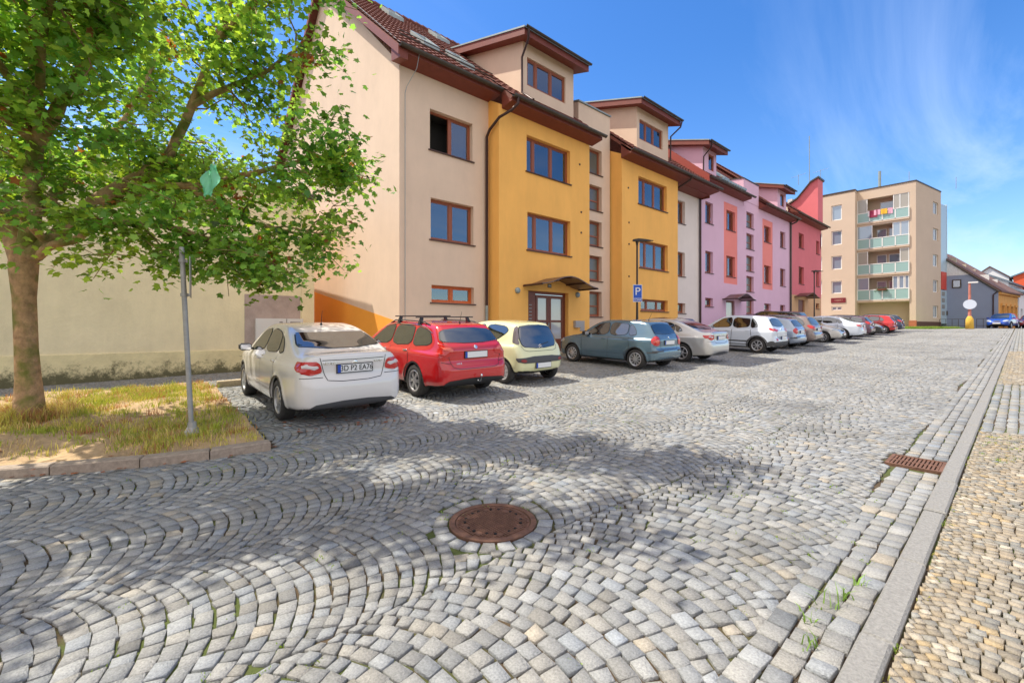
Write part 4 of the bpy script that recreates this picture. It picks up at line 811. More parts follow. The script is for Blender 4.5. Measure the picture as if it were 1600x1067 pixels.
# =============================================================== old houses further on
oh = thing('old_house', 'old house with a blank blue grey gable and a brown pitched roof', 'house', (-4, 76, 1.5)); m_bg = mat('blue_grey_render', srgb(140, 150, 172), .9, var=.05, vscale=.6); m_oroof = mat('old_roof_tile', srgb(112, 84, 76), .85, var=.25, vscale=3)
YG = 72.7; YE = 83.0; xo = 1.36
mb = MB(); v, f = prism([(-1.76, 1.2), (-1.76, 5.6), (-7.5, 11.1), (-13, 5.6), (-13, 1.2)], YG, YG+.3, lambda a, c, h: (a, h, c)); mb.add(v, f); mb.build('gable_wall', m_bg, oh)
mb = MB(); mb.hexa([(-5.9, YG-.02, 7.6), (-3.6, YG-.02, 7.6), (-3.6, YG, 7.6), (-5.9, YG, 7.6), (-5.9, YG-.02, 9.6), (-5.6, YG-.02, 9.3), (-5.6, YG, 9.3), (-5.9, YG, 9.6)]); mb.build('upper_gable', m_curtain, oh)
mb = MB(); wall_holes(mb, lambda u, z, n: (-1.76+(u-YG)*xo/10.3+n, u, z), YG, YE, 1.2, 5.6, [(YG+1.2+k*2.3, YG+2.3+k*2.3, 1.4, 3.9) for k in range(4)], .2); mb.build('street_wall', mat('ochre_old', srgb(214, 158, 84), .9, var=.1, vscale=2), oh)
for k in range(4):
    u = YG+1.2+k*2.3; Pq = lambda u_, z, n: (-1.76+(u_-YG)*xo/10.3+n, u_, z); window(oh, Pq, (u, u+1.1, 1.6, 3.9), 1, mf=m_gl2, sill=False)
    mb = MB(); hexf(mb, Pq, u-.2, u+1.3, 4.0, 4.25, 0, .16); hexf(mb, Pq, u-.22, u-.05, 1.5, 4.0, 0, .1); hexf(mb, Pq, u+1.15, u+1.32, 1.5, 4.0, 0, .1); mb.build('window_surround', MATS['ochre_old'], oh)
mb = MB(); hexf(mb, Pq, YG, YE, 5.25, 5.6, 0, .22); mb.build('cornice', MATS['ochre_old'], oh)
mb = MB(); mb.hexa([(-1.5, YG-.1, 5.45), (-.14+.2, YE, 5.45), (-6.2, YE, 11.0), (-7.5, YG-.1, 11.0), (-1.5, YG-.1, 5.62), (.06, YE, 5.62), (-6.2, YE, 11.2), (-7.5, YG-.1, 11.2)]); mb.build('roof', m_oroof, oh)
mb = MB()
for (x, y, z, s_) in ((-5.6, 75, 9.0, .9), (-4.9, 77, 8.6, .6), (-4.2, 79, 8.1, .6)): mb.box(x-.5, x+.4, y-.4, y+.4, z-.5, z+s_)
mb.build('chimney', mat('chimney_render', srgb(190, 180, 160), .9), oh)
mb = MB()
for (x, y, z) in ((-2.9, 77, 6.9), (-2.3, 80, 6.5)): mb.box(x-.5, x+.3, y-.5, y+.5, z-.3, z+.9)
mb.build('roof_dormer', m_curtain, oh)
window(oh, P_negY(YG), (-5.4, -4.65, 6.15, 7.1), 1, wood=m_gutter, dep=-.06, sill=False); mb = MB(); mb.box(-6.0, -5.75, YG-.1, YG, 3, 3.5); mb.build('vent', m_gutter, oh); mb = MB(); mb.tube([(-1.85, YG-.06, 5.5), (-2.15, YG-.06, 5.2), (-2.15, YG-.06, 1.5)], .06, 8); mb.build('downpipe', m_pipe, oh)
mb = MB(); mb.tube([(-1.7, YG-.1, 5.5), (-7.5, YG-.1, 11.05)], .09, 6); mb.build('verge_board', m_gutter, oh)
def simple_house(label, x0, x1, y0, y1, ze, zr, mw, mr, wins=3, skew=0., name='house_far'):
    h = thing(name, label, 'house', ((x0+x1)/2, (y0+y1)/2, 1.5)); mb = MB(); Pf = lambda u, z, n: (x1+(u-y0)*skew+n, u, z)
    H = [(y0+(y1-y0)*(k+.3)/wins, y0+(y1-y0)*(k+.7)/wins, z, z+1.5) for k in range(wins) for z in (np.arange(2.4, ze-1.6, 3.0))]; H = [tuple(map(float, q)) for q in H]
    wall_holes(mb, Pf, y0, y1, 1.3, ze, H, .15); xr = (x0+x1)/2; mb.add([(x1, y0, 1.3), (x1, y0, ze), (xr, y0, zr), (x0, y0, ze), (x0, y0, 1.3)], [[0, 1, 2, 3, 4]]); mb.build('wall', mw, h)
    mb = MB(); d_ = (y1-y0)*skew; mb.hexa([(x1+.3, y0-.2, ze-.2), (x1+.3+d_, y1, ze-.2), (xr+d_, y1, zr), (xr, y0-.2, zr), (x1+.3, y0-.2, ze), (x1+.3+d_, y1, ze), (xr+d_, y1, zr+.2), (xr, y0-.2, zr+.2)])
    mb.hexa([(x0-.3, y0-.2, ze-.2), (xr, y0-.2, zr), (xr+d_, y1, zr), (x0-.3+d_, y1, ze-.2), (x0-.3, y0-.2, ze), (xr, y0-.2, zr+.2), (xr+d_, y1, zr+.2), (x0-.3+d_, y1, ze)]); mb.build('roof', mr, h)
    for q in H: window(h, Pf, q, 1, wood=m_white, mf=m_gl2, sill=False)
    return h
m_grp = mat('grey_slate', srgb(110, 122, 134), .8, var=.15, vscale=2); m_wh = mat('white_render', srgb(228, 226, 226), .9); m_or = mat('orange_red_render', srgb(222, 96, 60), .9)
simple_house('white house with pale pillars right beyond the ochre facade', -9, -.3, 83.2, 93, 6.0, 8.6, m_wh, m_grp, 3, .14, 'old_house')
simple_house('long house with a grey slate roof behind the brown roof', -12, -1.2, 85, 97, 7.4, 10.4, m_wh, m_grp, 3, .1, 'old_house')
simple_house('tall orange red house at the far right end of the street', -.9, 8, 97, 112, 9.0, 11.0, m_or, m_grp, 3, .05, 'old_house')
simple_house('small house with a pale gable between the grey roofs', -5.5, -1.4, 104, 114, 9.4, 11.2, m_wh, m_oroof, 2, .0, 'old_house')
# railings by the old house
fn = thing('railing', 'low dark metal railing in front of the blue grey gable', 'railing', (-4, 70, 1.5)); mb = MB()
for (x0_, x1_) in ((-6.2, -4.2), (-3.3, -1.2)):
    for k in range(int((x1_-x0_)/.5)+1): mb = MB(); mb.box(x0_+k*.5-.02, x0_+k*.5+.02, 70-.02, 70.02, 1.48, 2.5); mb.build('post', m_gutter, fn)
for (x0_, x1_) in ((-6.2, -4.2), (-3.3, -1.2)):
    for z in (2.5, 1.75): mb = MB(); mb.tube([(x0_, 70, z), (x1_, 70, z)], .022, 5); mb.build('rail', m_gutter, fn)
# lamp column with a yellow base and the back of a round sign
lc_ = thing('street_lamp', 'red and white lamp column with a yellow concrete base and a round sign', 'street lamp', (-3.28, 60, 1.45)); X, Y, Z = -3.28, 60, 1.42
MB().lathe([(.001, 0), (.30, 0), (.27, .9), (.16, 1.15), (.13, 1.2)], (X, Y, Z), n=16).build('base', mat('yellow_concrete', srgb(216, 174, 70), .8, var=.15), lc_, smooth=True)
MB().lathe([(.12, 1.15), (.08, 4.3)], (X, Y, Z), n=12).build('pole', mat('weathered_red', srgb(190, 120, 105), .7, var=.2, vscale=4), lc_, smooth=True)
mb = MB(); mb.box(X-.1, X+.55, Y-.12, Y+.12, Z+4.3, Z+4.42); mb.build('lamp_head', m_white, lc_)
mb = MB(); mb.lathe([(.001, -.02), (.45, -.02), (.45, .02), (.001, .02)], (X+.02, Y-.18, Z+2.3), 'y', 28); rs = mb.build('round_sign', mat('sign_pale', srgb(205, 215, 230), .5), lc_)
# street lamps on the parking side
def street_lamp(X, Y, label, h=4.9, sign=False):
    z = g(X, Y); l = thing('street_lamp', label, 'street lamp', (X, Y, z), 0, 'dark street lamps behind the parked cars')
    m = mat('lamp_black', srgb(58, 54, 52), .5, metal=.3)
    auto_smooth(MB().tube([(X, Y, z), (X, Y, z+1.0), (X, Y, z+h*.55), (X, Y, z+h)], [.055, .055, .04, .038], 12).build('pole', m, l))
    mb = MB(); mb.lathe([(.04, -.22), (.07, -.04), (.09, .0), (.09, .05), (.001, .08)], (X, Y, z+h), n=14); mb.build('neck', m, l, smooth=True)
    mb = MB(); d = Vector((.62, .78, 0)).normalized(); s = Vector((-d.y, d.x, 0)); o = Vector((X, Y, z+h)); P = []
    for t_, w, zl, zh in ((-.18, .07, -.02, .06), (.05, .12, -.03, .09), (.35, .12, -.02, .06), (.72, .05, 0, .02)):
        P += [tuple(o+d*t_-s*w+Vector((0, 0, zl))), tuple(o+d*t_+s*w+Vector((0, 0, zl))), tuple(o+d*t_+s*w+Vector((0, 0, zh))), tuple(o+d*t_-s*w+Vector((0, 0, zh)))]
    F = [[0, 3, 2, 1], [12, 13, 14, 15]]+[[4*k+a, 4*k+(a+1) % 4, 4*k+4+(a+1) % 4, 4*k+4+a] for k in range(3) for a in range(4)]; mb.add(P, F); mb.build('lamp_head', m, l)
    return l, z
_, z = street_lamp(-11.1, 16.9, 'dark street lamp with a blue parking sign in front of the second ochre bay', 4.8)
street_lamp(-10.8, 41, 'dark street lamp in front of the far red house', 4.9)
ps = thing('parking_sign', 'blue parking sign with a white P fixed to the dark lamp post', 'sign', (-11.1, 16.9, 2.66)); d = Vector((.755, -.655, 0)); s = Vector((.655, .755, 0)); o = Vector((-11.1, 16.9, 3.02))+d*.06
def sgn(u, w, n): return tuple(o+s*u+Vector((0, 0, w))+d*n)
mb = MB(); mb.hexa([sgn(-.20, -.38, .02), sgn(.20, -.38, .02), sgn(.20, -.38, 0), sgn(-.20, -.38, 0), sgn(-.20, .38, .02), sgn(.20, .38, .02), sgn(.20, .38, 0), sgn(-.20, .38, 0)]); mb.build('border', m_white, ps)
mb = MB()
for (a, b_) in ((-.36, -.235), (-.215, .36)): mb.hexa([sgn(-.18, a, .024), sgn(.18, a, .024), sgn(.18, a, .019), sgn(-.18, a, .019), sgn(-.18, b_, .024), sgn(.18, b_, .024), sgn(.18, b_, .019), sgn(-.18, b_, .019)])
mb.build('plate', mat('sign_blue', srgb(28, 84, 190), .4), ps)
v, f = text_geo('P', .52); mb = MB(); mb.add([sgn(p[0]*.95, p[1]*.9+.07, .028+p[2]) for p in v], f); v, f = text_geo('ZÓNA', .11); mb.add([sgn(p[0], p[1]-.30, .028+p[2]) for p in v], f); mb.build('writing', m_white, ps)
# leaning post in the bed with signs seen edge-on
X, Y = -6.74, .60; z = float(soilz(X, Y)); sp_ = thing('sign_post', 'grey galvanised sign post leaning in the bed with a narrow sign seen from its edge', 'sign post', (X, Y, z))
m_galv = mat('galvanised', srgb(158, 156, 150), .55, metal=.35, var=.2, vscale=8); L1 = Vector((X, Y, z-.05)); dl = Vector((-.655*.055, -.755*.055, 1)); H_ = 2.5-z
auto_smooth(MB().tube([L1, L1+dl*(H_+.05)], .028, 14).build('pole', m_galv, sp_))
mb = MB(); mb.lathe([(.001, .16), (.045, .16), (.05, .10), (.095, .02), (.10, 0)], (X, Y, z), n=8); mb.build('base', m_galv, sp_)
mb = MB(); c_ = L1+dl*2.0+Vector((.22, .045, 0)); dd = Vector((-.993, .12, 0)); nn = Vector((.12, .993, 0))
P = [];  a0 = c_+dd*.04; a1 = c_+dd*.50
mb.hexa([tuple(p+Vector((0, 0, zz_))) for zz_ in (-.24, .24) for p in (a0-nn*.004, a1-nn*.004, a1+nn*.004, a0+nn*.004)]); mb.build('sign_plate', m_galv, sp_)
mb = MB()
for h in (1.78, 2.2): mb = MB(); mb.lathe([(.04, -.02), (.04, .02)], tuple(L1+dl*h), n=12); q = L1+dl*h; mb.hexa([tuple(q+dd*a+nn*b_+Vector((0, 0, c2_))) for c2_ in (-.015, .015) for (a, b_) in ((-.02, .02), (.06, .02), (.06, .055), (-.02, .055))]); mb.build('clamp', m_galv, sp_)
# =============================================================== the tree
m_bark = mat('bark', srgb(172, 138, 102), .9, var=.4, vscale=9, bump=1.0, bscale=22)
def bark_moss():
    nt = m_bark.node_tree; N = nt.nodes; L = nt.links; b = N['Principled BSDF']; t = N.new("ShaderNodeTexCoord"); n = N.new("ShaderNodeTexNoise"); n.inputs['Scale'].default_value = 3.5; n.inputs['Detail'].default_value = 7; L.new(t.outputs['Object'], n.inputs['Vector'])
    mr = N.new("ShaderNodeMapRange"); mr.inputs[1].default_value = .47; mr.inputs[2].default_value = .62; L.new(n.outputs[0], mr.inputs[0]); mx = N.new("ShaderNodeMix"); mx.data_type = 'RGBA'
    L.new(b.inputs['Base Color'].links[0].from_socket, mx.inputs[6]); mx.inputs[7].default_value = srgb(112, 112, 50); L.new(mr.outputs[0], mx.inputs[0]); L.new(mx.outputs[2], b.inputs['Base Color'])
bark_moss()
tr = thing('maple_tree', 'maple tree with a mossy trunk and spreading green crown in the grassy bed', 'tree', (-8.85, -1.0, .2))
LIMB = {'left': ([(-8.9, -1.1, 2.44), (-9.11, -1.27, 3.01), (-9.56, -1.56, 3.76), (-10.23, -2.03, 4.85), (-10.98, -2.59, 6.39)], .13),
 'mid': ([(-8.86, -1.06, 2.50), (-8.65, -0.97, 3.01), (-8.46, -0.91, 3.91), (-8.18, -0.88, 4.84), (-7.81, -0.77, 5.81), (-7.42, -0.62, 6.85)], .13),
 'mid2': ([(-8.45, -0.89, 3.92), (-8.0, -0.67, 4.27), (-7.56, -0.47, 4.52), (-6.92, -0.19, 4.98), (-6.31, 0.05, 5.47), (-5.6, .4, 5.9), (-5.1, .8, 6.2)], .085),
 'right': ([(-8.80, -0.98, 2.48), (-8.72, -0.83, 2.66), (-8.76, -0.48, 3.16), (-8.74, 0.0, 3.67), (-8.6, 0.46, 4.08), (-8.36, 0.74, 4.91), (-8.04, 0.95, 5.69), (-7.74, 1.15, 6.34), (-7.32, 1.33, 7.07)], .12),
 'low': ([(-8.82, -1.01, 2.45), (-8.42, -0.71, 2.62), (-7.84, -0.19, 2.86), (-7.47, 0.39, 2.85), (-7.32, 0.87, 2.72), (-7.21, 1.31, 2.5)], .06),
 'r2': ([(-8.74, 0.0, 3.67), (-8.23, 0.73, 3.65), (-7.71, 1.49, 3.88), (-7.1, 2.0, 4.04), (-6.6, 2.4, 3.95)], .055),
 'r3': ([(-8.36, 0.74, 4.91), (-7.92, 1.1, 5.11), (-7.36, 1.59, 5.34), (-6.85, 1.95, 5.6)], .05),
 'low2': ([(-8.72, -0.83, 2.66), (-8.1, -1.0, 2.9), (-7.5, -1.3, 2.85), (-7.1, -1.5, 2.7)], .05),
 'near': ([(-8.46, -0.91, 3.91), (-7.3, -0.75, 4.5), (-6.5, -0.6, 4.8), (-5.8, -0.4, 5.1)], .05),
 'near2': ([(-8.46, -0.91, 3.91), (-7.5, -1.6, 4.4), (-6.7, -2.1, 4.9), (-6.1, -2.3, 5.2)], .05),
 'back': ([(-8.65, -0.97, 3.01), (-9.66, -0.6, 4.02), (-10.32, 0.0, 5.25), (-10.77, 0.56, 7.06)], .08),
 'back2': ([(-8.76, -.48, 3.16), (-9.6, .5, 3.9), (-10.2, 1.4, 4.6)], .06),
 'top': ([(-8.04, 0.95, 5.69), (-7.2, 1.5, 6.4), (-6.3, 2.0, 6.8), (-5.6, 2.3, 6.9)], .05), 'near3': ([(-8.1, -.8, 4.1), (-7.4, -1.2, 4.6), (-6.9, -1.3, 4.8), (-6.5, -1.35, 5.0)], .04), 'r4': ([(-8.23, .73, 3.65), (-7.8, .95, 3.3), (-7.5, 1.5, 3.05), (-7.1, 2.1, 2.9)], .04), 'r5': ([(-7.47, .39, 2.85), (-7.6, .9, 2.7), (-7.5, 1.3, 2.4)], .03),
 'top2': ([(-8.18, -0.88, 4.84), (-8.9, -.6, 6.0), (-9.3, -.3, 7.4)], .06)}
mb = MB(); zt = float(soilz(-8.85, -1.0))
mb.tube([(-8.82, -1.0, zt-.1), (-8.82, -1.01, zt+.12), (-8.83, -1.02, zt+.5), (-8.85, -1.04, 1.2), (-8.86, -1.06, 1.9), (-8.87, -1.07, 2.35), (-8.86, -1.05, 2.6)], [.22, .16, .13, .118, .118, .15, .13], 20)
trunk = mb.build('trunk', m_bark, tr, smooth=True)
rr_ = random.Random(11); twigs = []
def wob(p, q, n=5, a=.05):
    p, q = Vector(p), Vector(q); return [p.lerp(q, k/n)+Vector((rr_.uniform(-a, a), rr_.uniform(-a, a), rr_.uniform(-a, a)))*(0 if k in (0, n) else 1) for k in range(n+1)]
bm_ = MB(); C0 = Vector((-8.6, -.5, 4.2))
for nm, (pts, r0) in LIMB.items():
    P = [Vector(p) for p in pts]; path = [P[0]]
    for a, b_ in zip(P[:-1], P[1:]): path += wob(a, b_, 3, .03)[1:]
    n = len(path); rad = [.82*r0*(1-k/(n-1))**.75+.012 for k in range(n)]; bm_.tube(path, rad, 10)
    L_ = sum((path[i+1]-path[i]).length for i in range(n-1))
    ns = int(L_*7.4)
    for k in range(ns):
        t = rr_.uniform(.22, 1.0); i = min(int(t*(n-1)), n-2); p = path[i].lerp(path[i+1], t*(n-1)-i); d = (path[i+1]-path[i]).normalized()
        out = Vector((p.x-C0.x, p.y-C0.y, 0)); out = out.normalized() if out.length > .1 else Vector((1, 0, 0))
        v = (d*.55+out*.35+Vector((rr_.gauss(0, .75), rr_.gauss(0, .75), rr_.gauss(.05, .4)))).normalized(); ln = rr_.uniform(.5, 1.25)*(1.1-.35*t)
        e = p+v*ln+Vector((0, 0, -.12*ln)); w = wob(p, e, 4, .05); bm_.tube(w, [max(.004, .016*(1-j/5)) for j in range(5)], 5); twigs.append((e, v, .26))
        for q in range(rr_.choice([1, 2, 2, 3])):
            s_ = w[rr_.choice([1, 2, 3])]; v2 = (v*.5+Vector((rr_.gauss(0, .7), rr_.gauss(0, .7), rr_.gauss(0, .35)))).normalized(); e2 = s_+v2*rr_.uniform(.25, .6)
            bm_.tube([s_, (s_+e2)/2+Vector((0, 0, .02)), e2], [.007, .005, .003], 4); twigs.append((e2, v2, .22))
    twigs.append((path[-1], d, .25))
bm_.build('limbs', m_bark, tr, smooth=True)
V = []; T = []; pos = []
for (e, v, sp_r) in twigs:
    if e.z < 2.0: continue
    n = rr_.randint(23, 37); hue = rr_.random(); nclump = rr_.random()
    for k in range(n):
        p = np.array(e)-np.array(v)*rr_.uniform(0, .38)+np.array([rr_.gauss(0, sp_r*.62), rr_.gauss(0, sp_r*.62), rr_.gauss(-.03, sp_r*.42)]); pos.append(p); T.append((hue, nclump))
pos = np.array(pos); T = np.array(T); NL = len(pos)
s = rng.uniform(.06, .115, NL); az = rng.uniform(0, 2*np.pi, NL); tilt = rng.normal(.45, .35, NL)          # tips hang a little
d = np.stack([np.cos(az)*np.cos(tilt), np.sin(az)*np.cos(tilt), -np.sin(tilt)], 1); up = np.array([0, 0, 1.])+rng.normal(0, .38, (NL, 3))
sd = np.cross(d, up); sd /= np.linalg.norm(sd, axis=1, keepdims=True); nn_ = np.cross(sd, d)
out = [(0, 0), (.02, .40), (.25, .30), (.52, .55), (.60, .27), (1, 0), (.60, -.27), (.52, -.55), (.25, -.30), (.02, -.40)]
Vs = np.stack([pos+d*(s*u)[:, None]+sd*(s*w)[:, None]-nn_*(s*(abs(w)*.28+u*u*.15))[:, None] for u, w in out], 1).reshape(-1, 3)
Fm = (np.arange(NL)*10)[:, None]+np.arange(10)[None, :]
cg = np.array([.16, .40, .07])*(1-T[:, :1]*.35)+np.array([.46, .50, .04])*T[:, :1]*.6; cg = cg*.84*(1+rng.normal(0, .30, (NL, 1)))*(1+(T[:, 1:]-.5)*.5)
br = rng.random(NL) < .008; cg[br] = [.34, .13, .04]; bcl = (T[:, 1] > .992); cg[bcl] = np.array([.36, .13, .04])*(1+rng.normal(0, .2, (bcl.sum(), 1)))
m_leaf = mat('maple_leaf', (1, 1, 1), .42, attr='tint', trans=.42, spec=.45)
crown = np_mesh('crown', Vs, Fm.astype(np.int32), m_leaf, tr, tint=np.repeat(np.clip(cg, .01, 1), 10, 0))
# torn green bag caught in the branches, a cluster of dead leaves
mb = MB(); c_ = Vector((-6.95, .80, 3.42)); n = 9; rows_ = []
for i in range(n+1):
    a = i/n
    for j in range(8):
        b_ = j/7-.5; w_ = .16*math.sin(math.pi*(a*.85+.1))+.02
        mb.v.append(tuple(c_+Vector((.655, .755, 0))*(b_*w_*1.2+.09*(a-.4))+Vector((.02*math.sin(j*2.1+i*.6), .025*math.sin(i*.9+j*1.3), -.20+.40*a+.02*math.sin(j*1.6)))))
for i in range(n):
    for j in range(7): mb.f.append([i*8+j, i*8+j+1, (i+1)*8+j+1, (i+1)*8+j])
bgm = mat('green_plastic', srgb(150, 235, 200), .35, trans=.4)
tag(mb.build('plastic_bag', bgm, smooth=True), 'torn pale green plastic bag caught in the maple crown', 'plastic bag')
# =============================================================== cars
def smax(a, b, k):
    h = np.clip(.5+.5*(a-b)/k, 0, 1); return b*(1-h)+a*h+k*h*(1-h)
def crom(P, n=10, closed=False):
    P = [np.array(p, float) for p in P]; out = []; N = len(P); rngk = range(N) if closed else range(N-1)
    for i in rngk:
        p0, p1, p2, p3 = (P[(i-1) % N], P[i], P[(i+1) % N], P[(i+2) % N]) if closed else (P[max(i-1, 0)], P[i], P[i+1], P[min(i+2, N-1)])
        for k in range(n):
            t = k/n; out.append(.5*((2*p1)+(-p0+p2)*t+(2*p0-5*p1+4*p2-p3)*t*t+(-p0+3*p1-3*p2+p3)*t**3))
    if not closed: out.append(P[-1])
    return np.array(out)
def poly_sd(poly, X, Z):
    """signed distance of points to a closed polygon"""
    d2 = np.full(X.shape, 1e9); ins = np.zeros(X.shape, bool); n = len(poly)
    for i in range(n):
        a, b = poly[i], poly[(i+1) % n]; e = b-a; wx, wz = X-a[0], Z-a[1]; t = np.clip((wx*e[0]+wz*e[1])/max(e@e, 1e-12), 0, 1)
        d2 = np.minimum(d2, (wx-e[0]*t)**2+(wz-e[1]*t)**2); c = ((a[1] > Z) != (b[1] > Z)); 
        with np.errstate(divide='ignore', invalid='ignore'): ins ^= c & (X < (b[0]-a[0])*(Z-a[1])/(b[1]-a[1]+1e-15)+a[0])
    d = np.sqrt(d2); return np.where(ins, -d, d)
def surface_nets(f, lo, hi, h):
    ax = [np.arange(lo[i], hi[i]+h, h) for i in range(3)]; X, Y, Z = np.meshgrid(*ax, indexing='ij'); D = f(X, Y, Z); s = D < 0; n = D.shape
    cs = tuple(k-1 for k in n); acc = np.zeros(cs+(3,)); cnt = np.zeros(cs); base = np.stack(np.meshgrid(*[np.arange(k) for k in cs], indexing='ij'), -1).astype(float)
    for axis in range(3):
        o1, o2 = [a for a in range(3) if a != axis]
        for da in (0, 1):
            for db in (0, 1):
                st = [0, 0, 0]; st[o1] = da; st[o2] = db; sl0 = tuple(slice(st[k], st[k]+cs[k]) for k in range(3)); st2 = list(st); st2[axis] = 1; sl1 = tuple(slice(st2[k], st2[k]+cs[k]) for k in range(3))
                a, b = D[sl0], D[sl1]; m = (a < 0) != (b < 0); t = np.where(m, a/(a-b+1e-20), 0); off = np.array(st, float); p = base+off; p[..., axis] = base[..., axis]+t
                acc += np.where(m[..., None], p, 0); cnt += m
    act = cnt > 0; idx = -np.ones(cs, int); idx[act] = np.arange(act.sum()); V = acc[act]/cnt[act][:, None]*h+np.array(lo); F = []
    for axis in range(3):
        o1, o2 = [(1, 2), (2, 0), (0, 1)][axis]; sl = [slice(1, n[k]-1) for k in range(3)]; sl[axis] = slice(0, n[axis]-1); s0 = s[tuple(sl)]; sh = list(sl); sh[axis] = slice(1, n[axis]); s1 = s[tuple(sh)]
        I = np.argwhere(s0 != s1); fl = s0[tuple(I.T)]; I = I+np.array([0 if k == axis else 1 for k in range(3)])
        def at(d1, d2): J = I.copy(); J[:, o1] -= d1; J[:, o2] -= d2; return idx[tuple(J.T)]
        q = np.stack([at(0, 0), at(1, 0), at(1, 1), at(0, 1)], 1); q[~fl] = q[~fl][:, ::-1]; F.append(q)
    F = np.concatenate(F); return V, F[(F >= 0).all(1)]
m_tyre = mat('tyre_rubber', (.035, .033, .031), .85, var=.25, vscale=20); m_rim = mat('alloy', (.55, .55, .56), .32, metal=.7); m_hub = mat('silver_plastic', (.50, .50, .51), .4, metal=.3)
m_blk = mat('black_plastic', (.02, .02, .021), .5); m_trim = mat('grey_plastic', (.065, .065, .068), .6); m_cg = mat('car_glass', (.012, .018, .017), .02, spec=1.0, ior=2.0)
m_lr = mat('lamp_red', (.50, .012, .012), .12, coat=.8); m_lw = mat('lamp_clear', (.62, .58, .56), .12, coat=.8); m_lo = mat('lamp_orange', (.75, .22, .03), .15, coat=.6)
m_plate = mat('number_plate_white', (.75, .75, .73), .45); m_pblue = mat('plate_blue', (.01, .06, .4), .45); m_chrome = mat('chrome', (.75, .75, .76), .12, metal=1); m_ink = mat('plate_ink', (.015, .015, .015), .5); m_lg = mat('headlamp', (.45, .5, .53), .08, coat=1, metal=.3)
def paint(name, c, metal=.0, rough=.22): return mat('paint_'+name, c, rough, metal=metal, coat=1.0, spec=.5)
class Car:
    def __init__(s, name, label, spec, X, Y, rz, pm, group='cars parked along the houses', h=.03, near=False):
        """spec geometry: x runs from the rear bumper (0) forwards, z up; the thing's origin is on the ground mid-way along the car"""
        s.sp = spec; s.L = spec['L']; s.Wd = spec['W']; s.h = h; s.near = near
        s.sil = crom(spec['sil'], 8, True)
        bb = np.arange(-.3, s.L+.3, .02), np.arange(-.1, spec['H']+.3, .02); GX, GZ = np.meshgrid(*bb, indexing='ij'); s.g0 = (-.3, -.1); s.G = poly_sd(s.sil, GX, GZ)
        s.px, s.pw = np.array([p[0] for p in spec['plan']]), np.array([p[1] for p in spec['plan']]); c = crom(list(zip(s.px, s.pw)), 8); s.px, s.pw = c[:, 0], c[:, 1]
        c = crom(spec['sec'], 8); s.sz, s.so = c[:, 0], c[:, 1]
        s.t = thing(name, label, 'car', (X, Y, g(X, Y)), rz, group); s.pm = pm
        # settle on the sloping ground
        c_, s_ = math.cos(rz), math.sin(rz); wb = spec['wx']; half = s.L/2
        zf = g(X+c_*(wb[1]-half), Y+s_*(wb[1]-half)); zr = g(X+c_*(wb[0]-half), Y+s_*(wb[0]-half)); zl = g(X-s_*.7, Y+c_*.7); zR = g(X+s_*.7, Y-c_*.7)
        pitch = -math.atan2(zf-zr, wb[1]-wb[0]); roll = math.atan2(zl-zR, 1.4); s.t.rotation_euler = (Matrix.Rotation(rz, 3, 'Z') @ Matrix.Rotation(pitch, 3, 'Y') @ Matrix.Rotation(roll, 3, 'X')).to_euler()
        xm = (wb[0]+wb[1])/2-half; s.t.location.z = (zf+zr)/2+xm*math.tan(pitch)
        s.body()
    def D(s, X, Y, Z, arches=True):
        u = np.clip((X-s.g0[0])/.02, 0, s.G.shape[0]-1.001); v = np.clip((Z-s.g0[1])/.02, 0, s.G.shape[1]-1.001); i, j = u.astype(int), v.astype(int); fu, fv = u-i, v-j
        ds = (s.G[i, j]*(1-fu)+s.G[i+1, j]*fu)*(1-fv)+(s.G[i, j+1]*(1-fu)+s.G[i+1, j+1]*fu)*fv
        aY = np.abs(Y); w = np.interp(X, s.px, s.pw)+np.interp(Z, s.sz, s.so); cr = s.sp.get('crown', .045)*(np.clip(aY/(s.Wd/2), 0, 1)**2.2)
        dw = (aY-w)*.93; d = smax(ds+cr, dw, s.sp.get('k', .09))
        wx, r = s.sp['wx'], s.sp['ar']
        for x in wx:
            q = np.hypot(X-x, Z-s.sp['wr']); d = d-.014*np.exp(-((q-r-.02)/.045)**2)*np.clip((s.sp['wr']*2.4-Z)*4, 0, 1)
            if arches: d = np.maximum(d, -np.maximum(q-r, (s.Wd/2-.30)-aY))
        return d
    def body(s):
        V, F = surface_nets(lambda a, b, c: s.D(a, b, c), (-.12, -s.Wd/2-.12, .1), (s.L+.12, s.Wd/2+.12, s.sp['H']+.1), s.h)
        e = .004
        for _ in range(3):
            x, y, z = V.T; d0 = s.D(x, y, z); gr = np.stack([s.D(x+e, y, z)-s.D(x-e, y, z), s.D(x, y+e, z)-s.D(x, y-e, z), s.D(x, y, z+e)-s.D(x, y, z-e)], 1)/(2*e)
            st = np.clip(-d0/np.maximum((gr**2).sum(1), .3), -.5*s.h, .5*s.h); V = V+gr*st[:, None]
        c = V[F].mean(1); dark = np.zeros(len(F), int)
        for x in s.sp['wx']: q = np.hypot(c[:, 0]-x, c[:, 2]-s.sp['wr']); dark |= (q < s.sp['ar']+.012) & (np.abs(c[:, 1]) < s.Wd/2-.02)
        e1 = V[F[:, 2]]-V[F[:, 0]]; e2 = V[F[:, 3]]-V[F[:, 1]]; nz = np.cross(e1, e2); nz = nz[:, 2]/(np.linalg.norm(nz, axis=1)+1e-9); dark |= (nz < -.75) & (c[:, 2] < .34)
        V = V-np.array([s.L/2, 0, 0]); o = np_mesh('body', V, F.astype(np.int32), None, s.t, smooth=True, local=True, mats=[s.pm, m_blk], fmat=dark); s.b = o
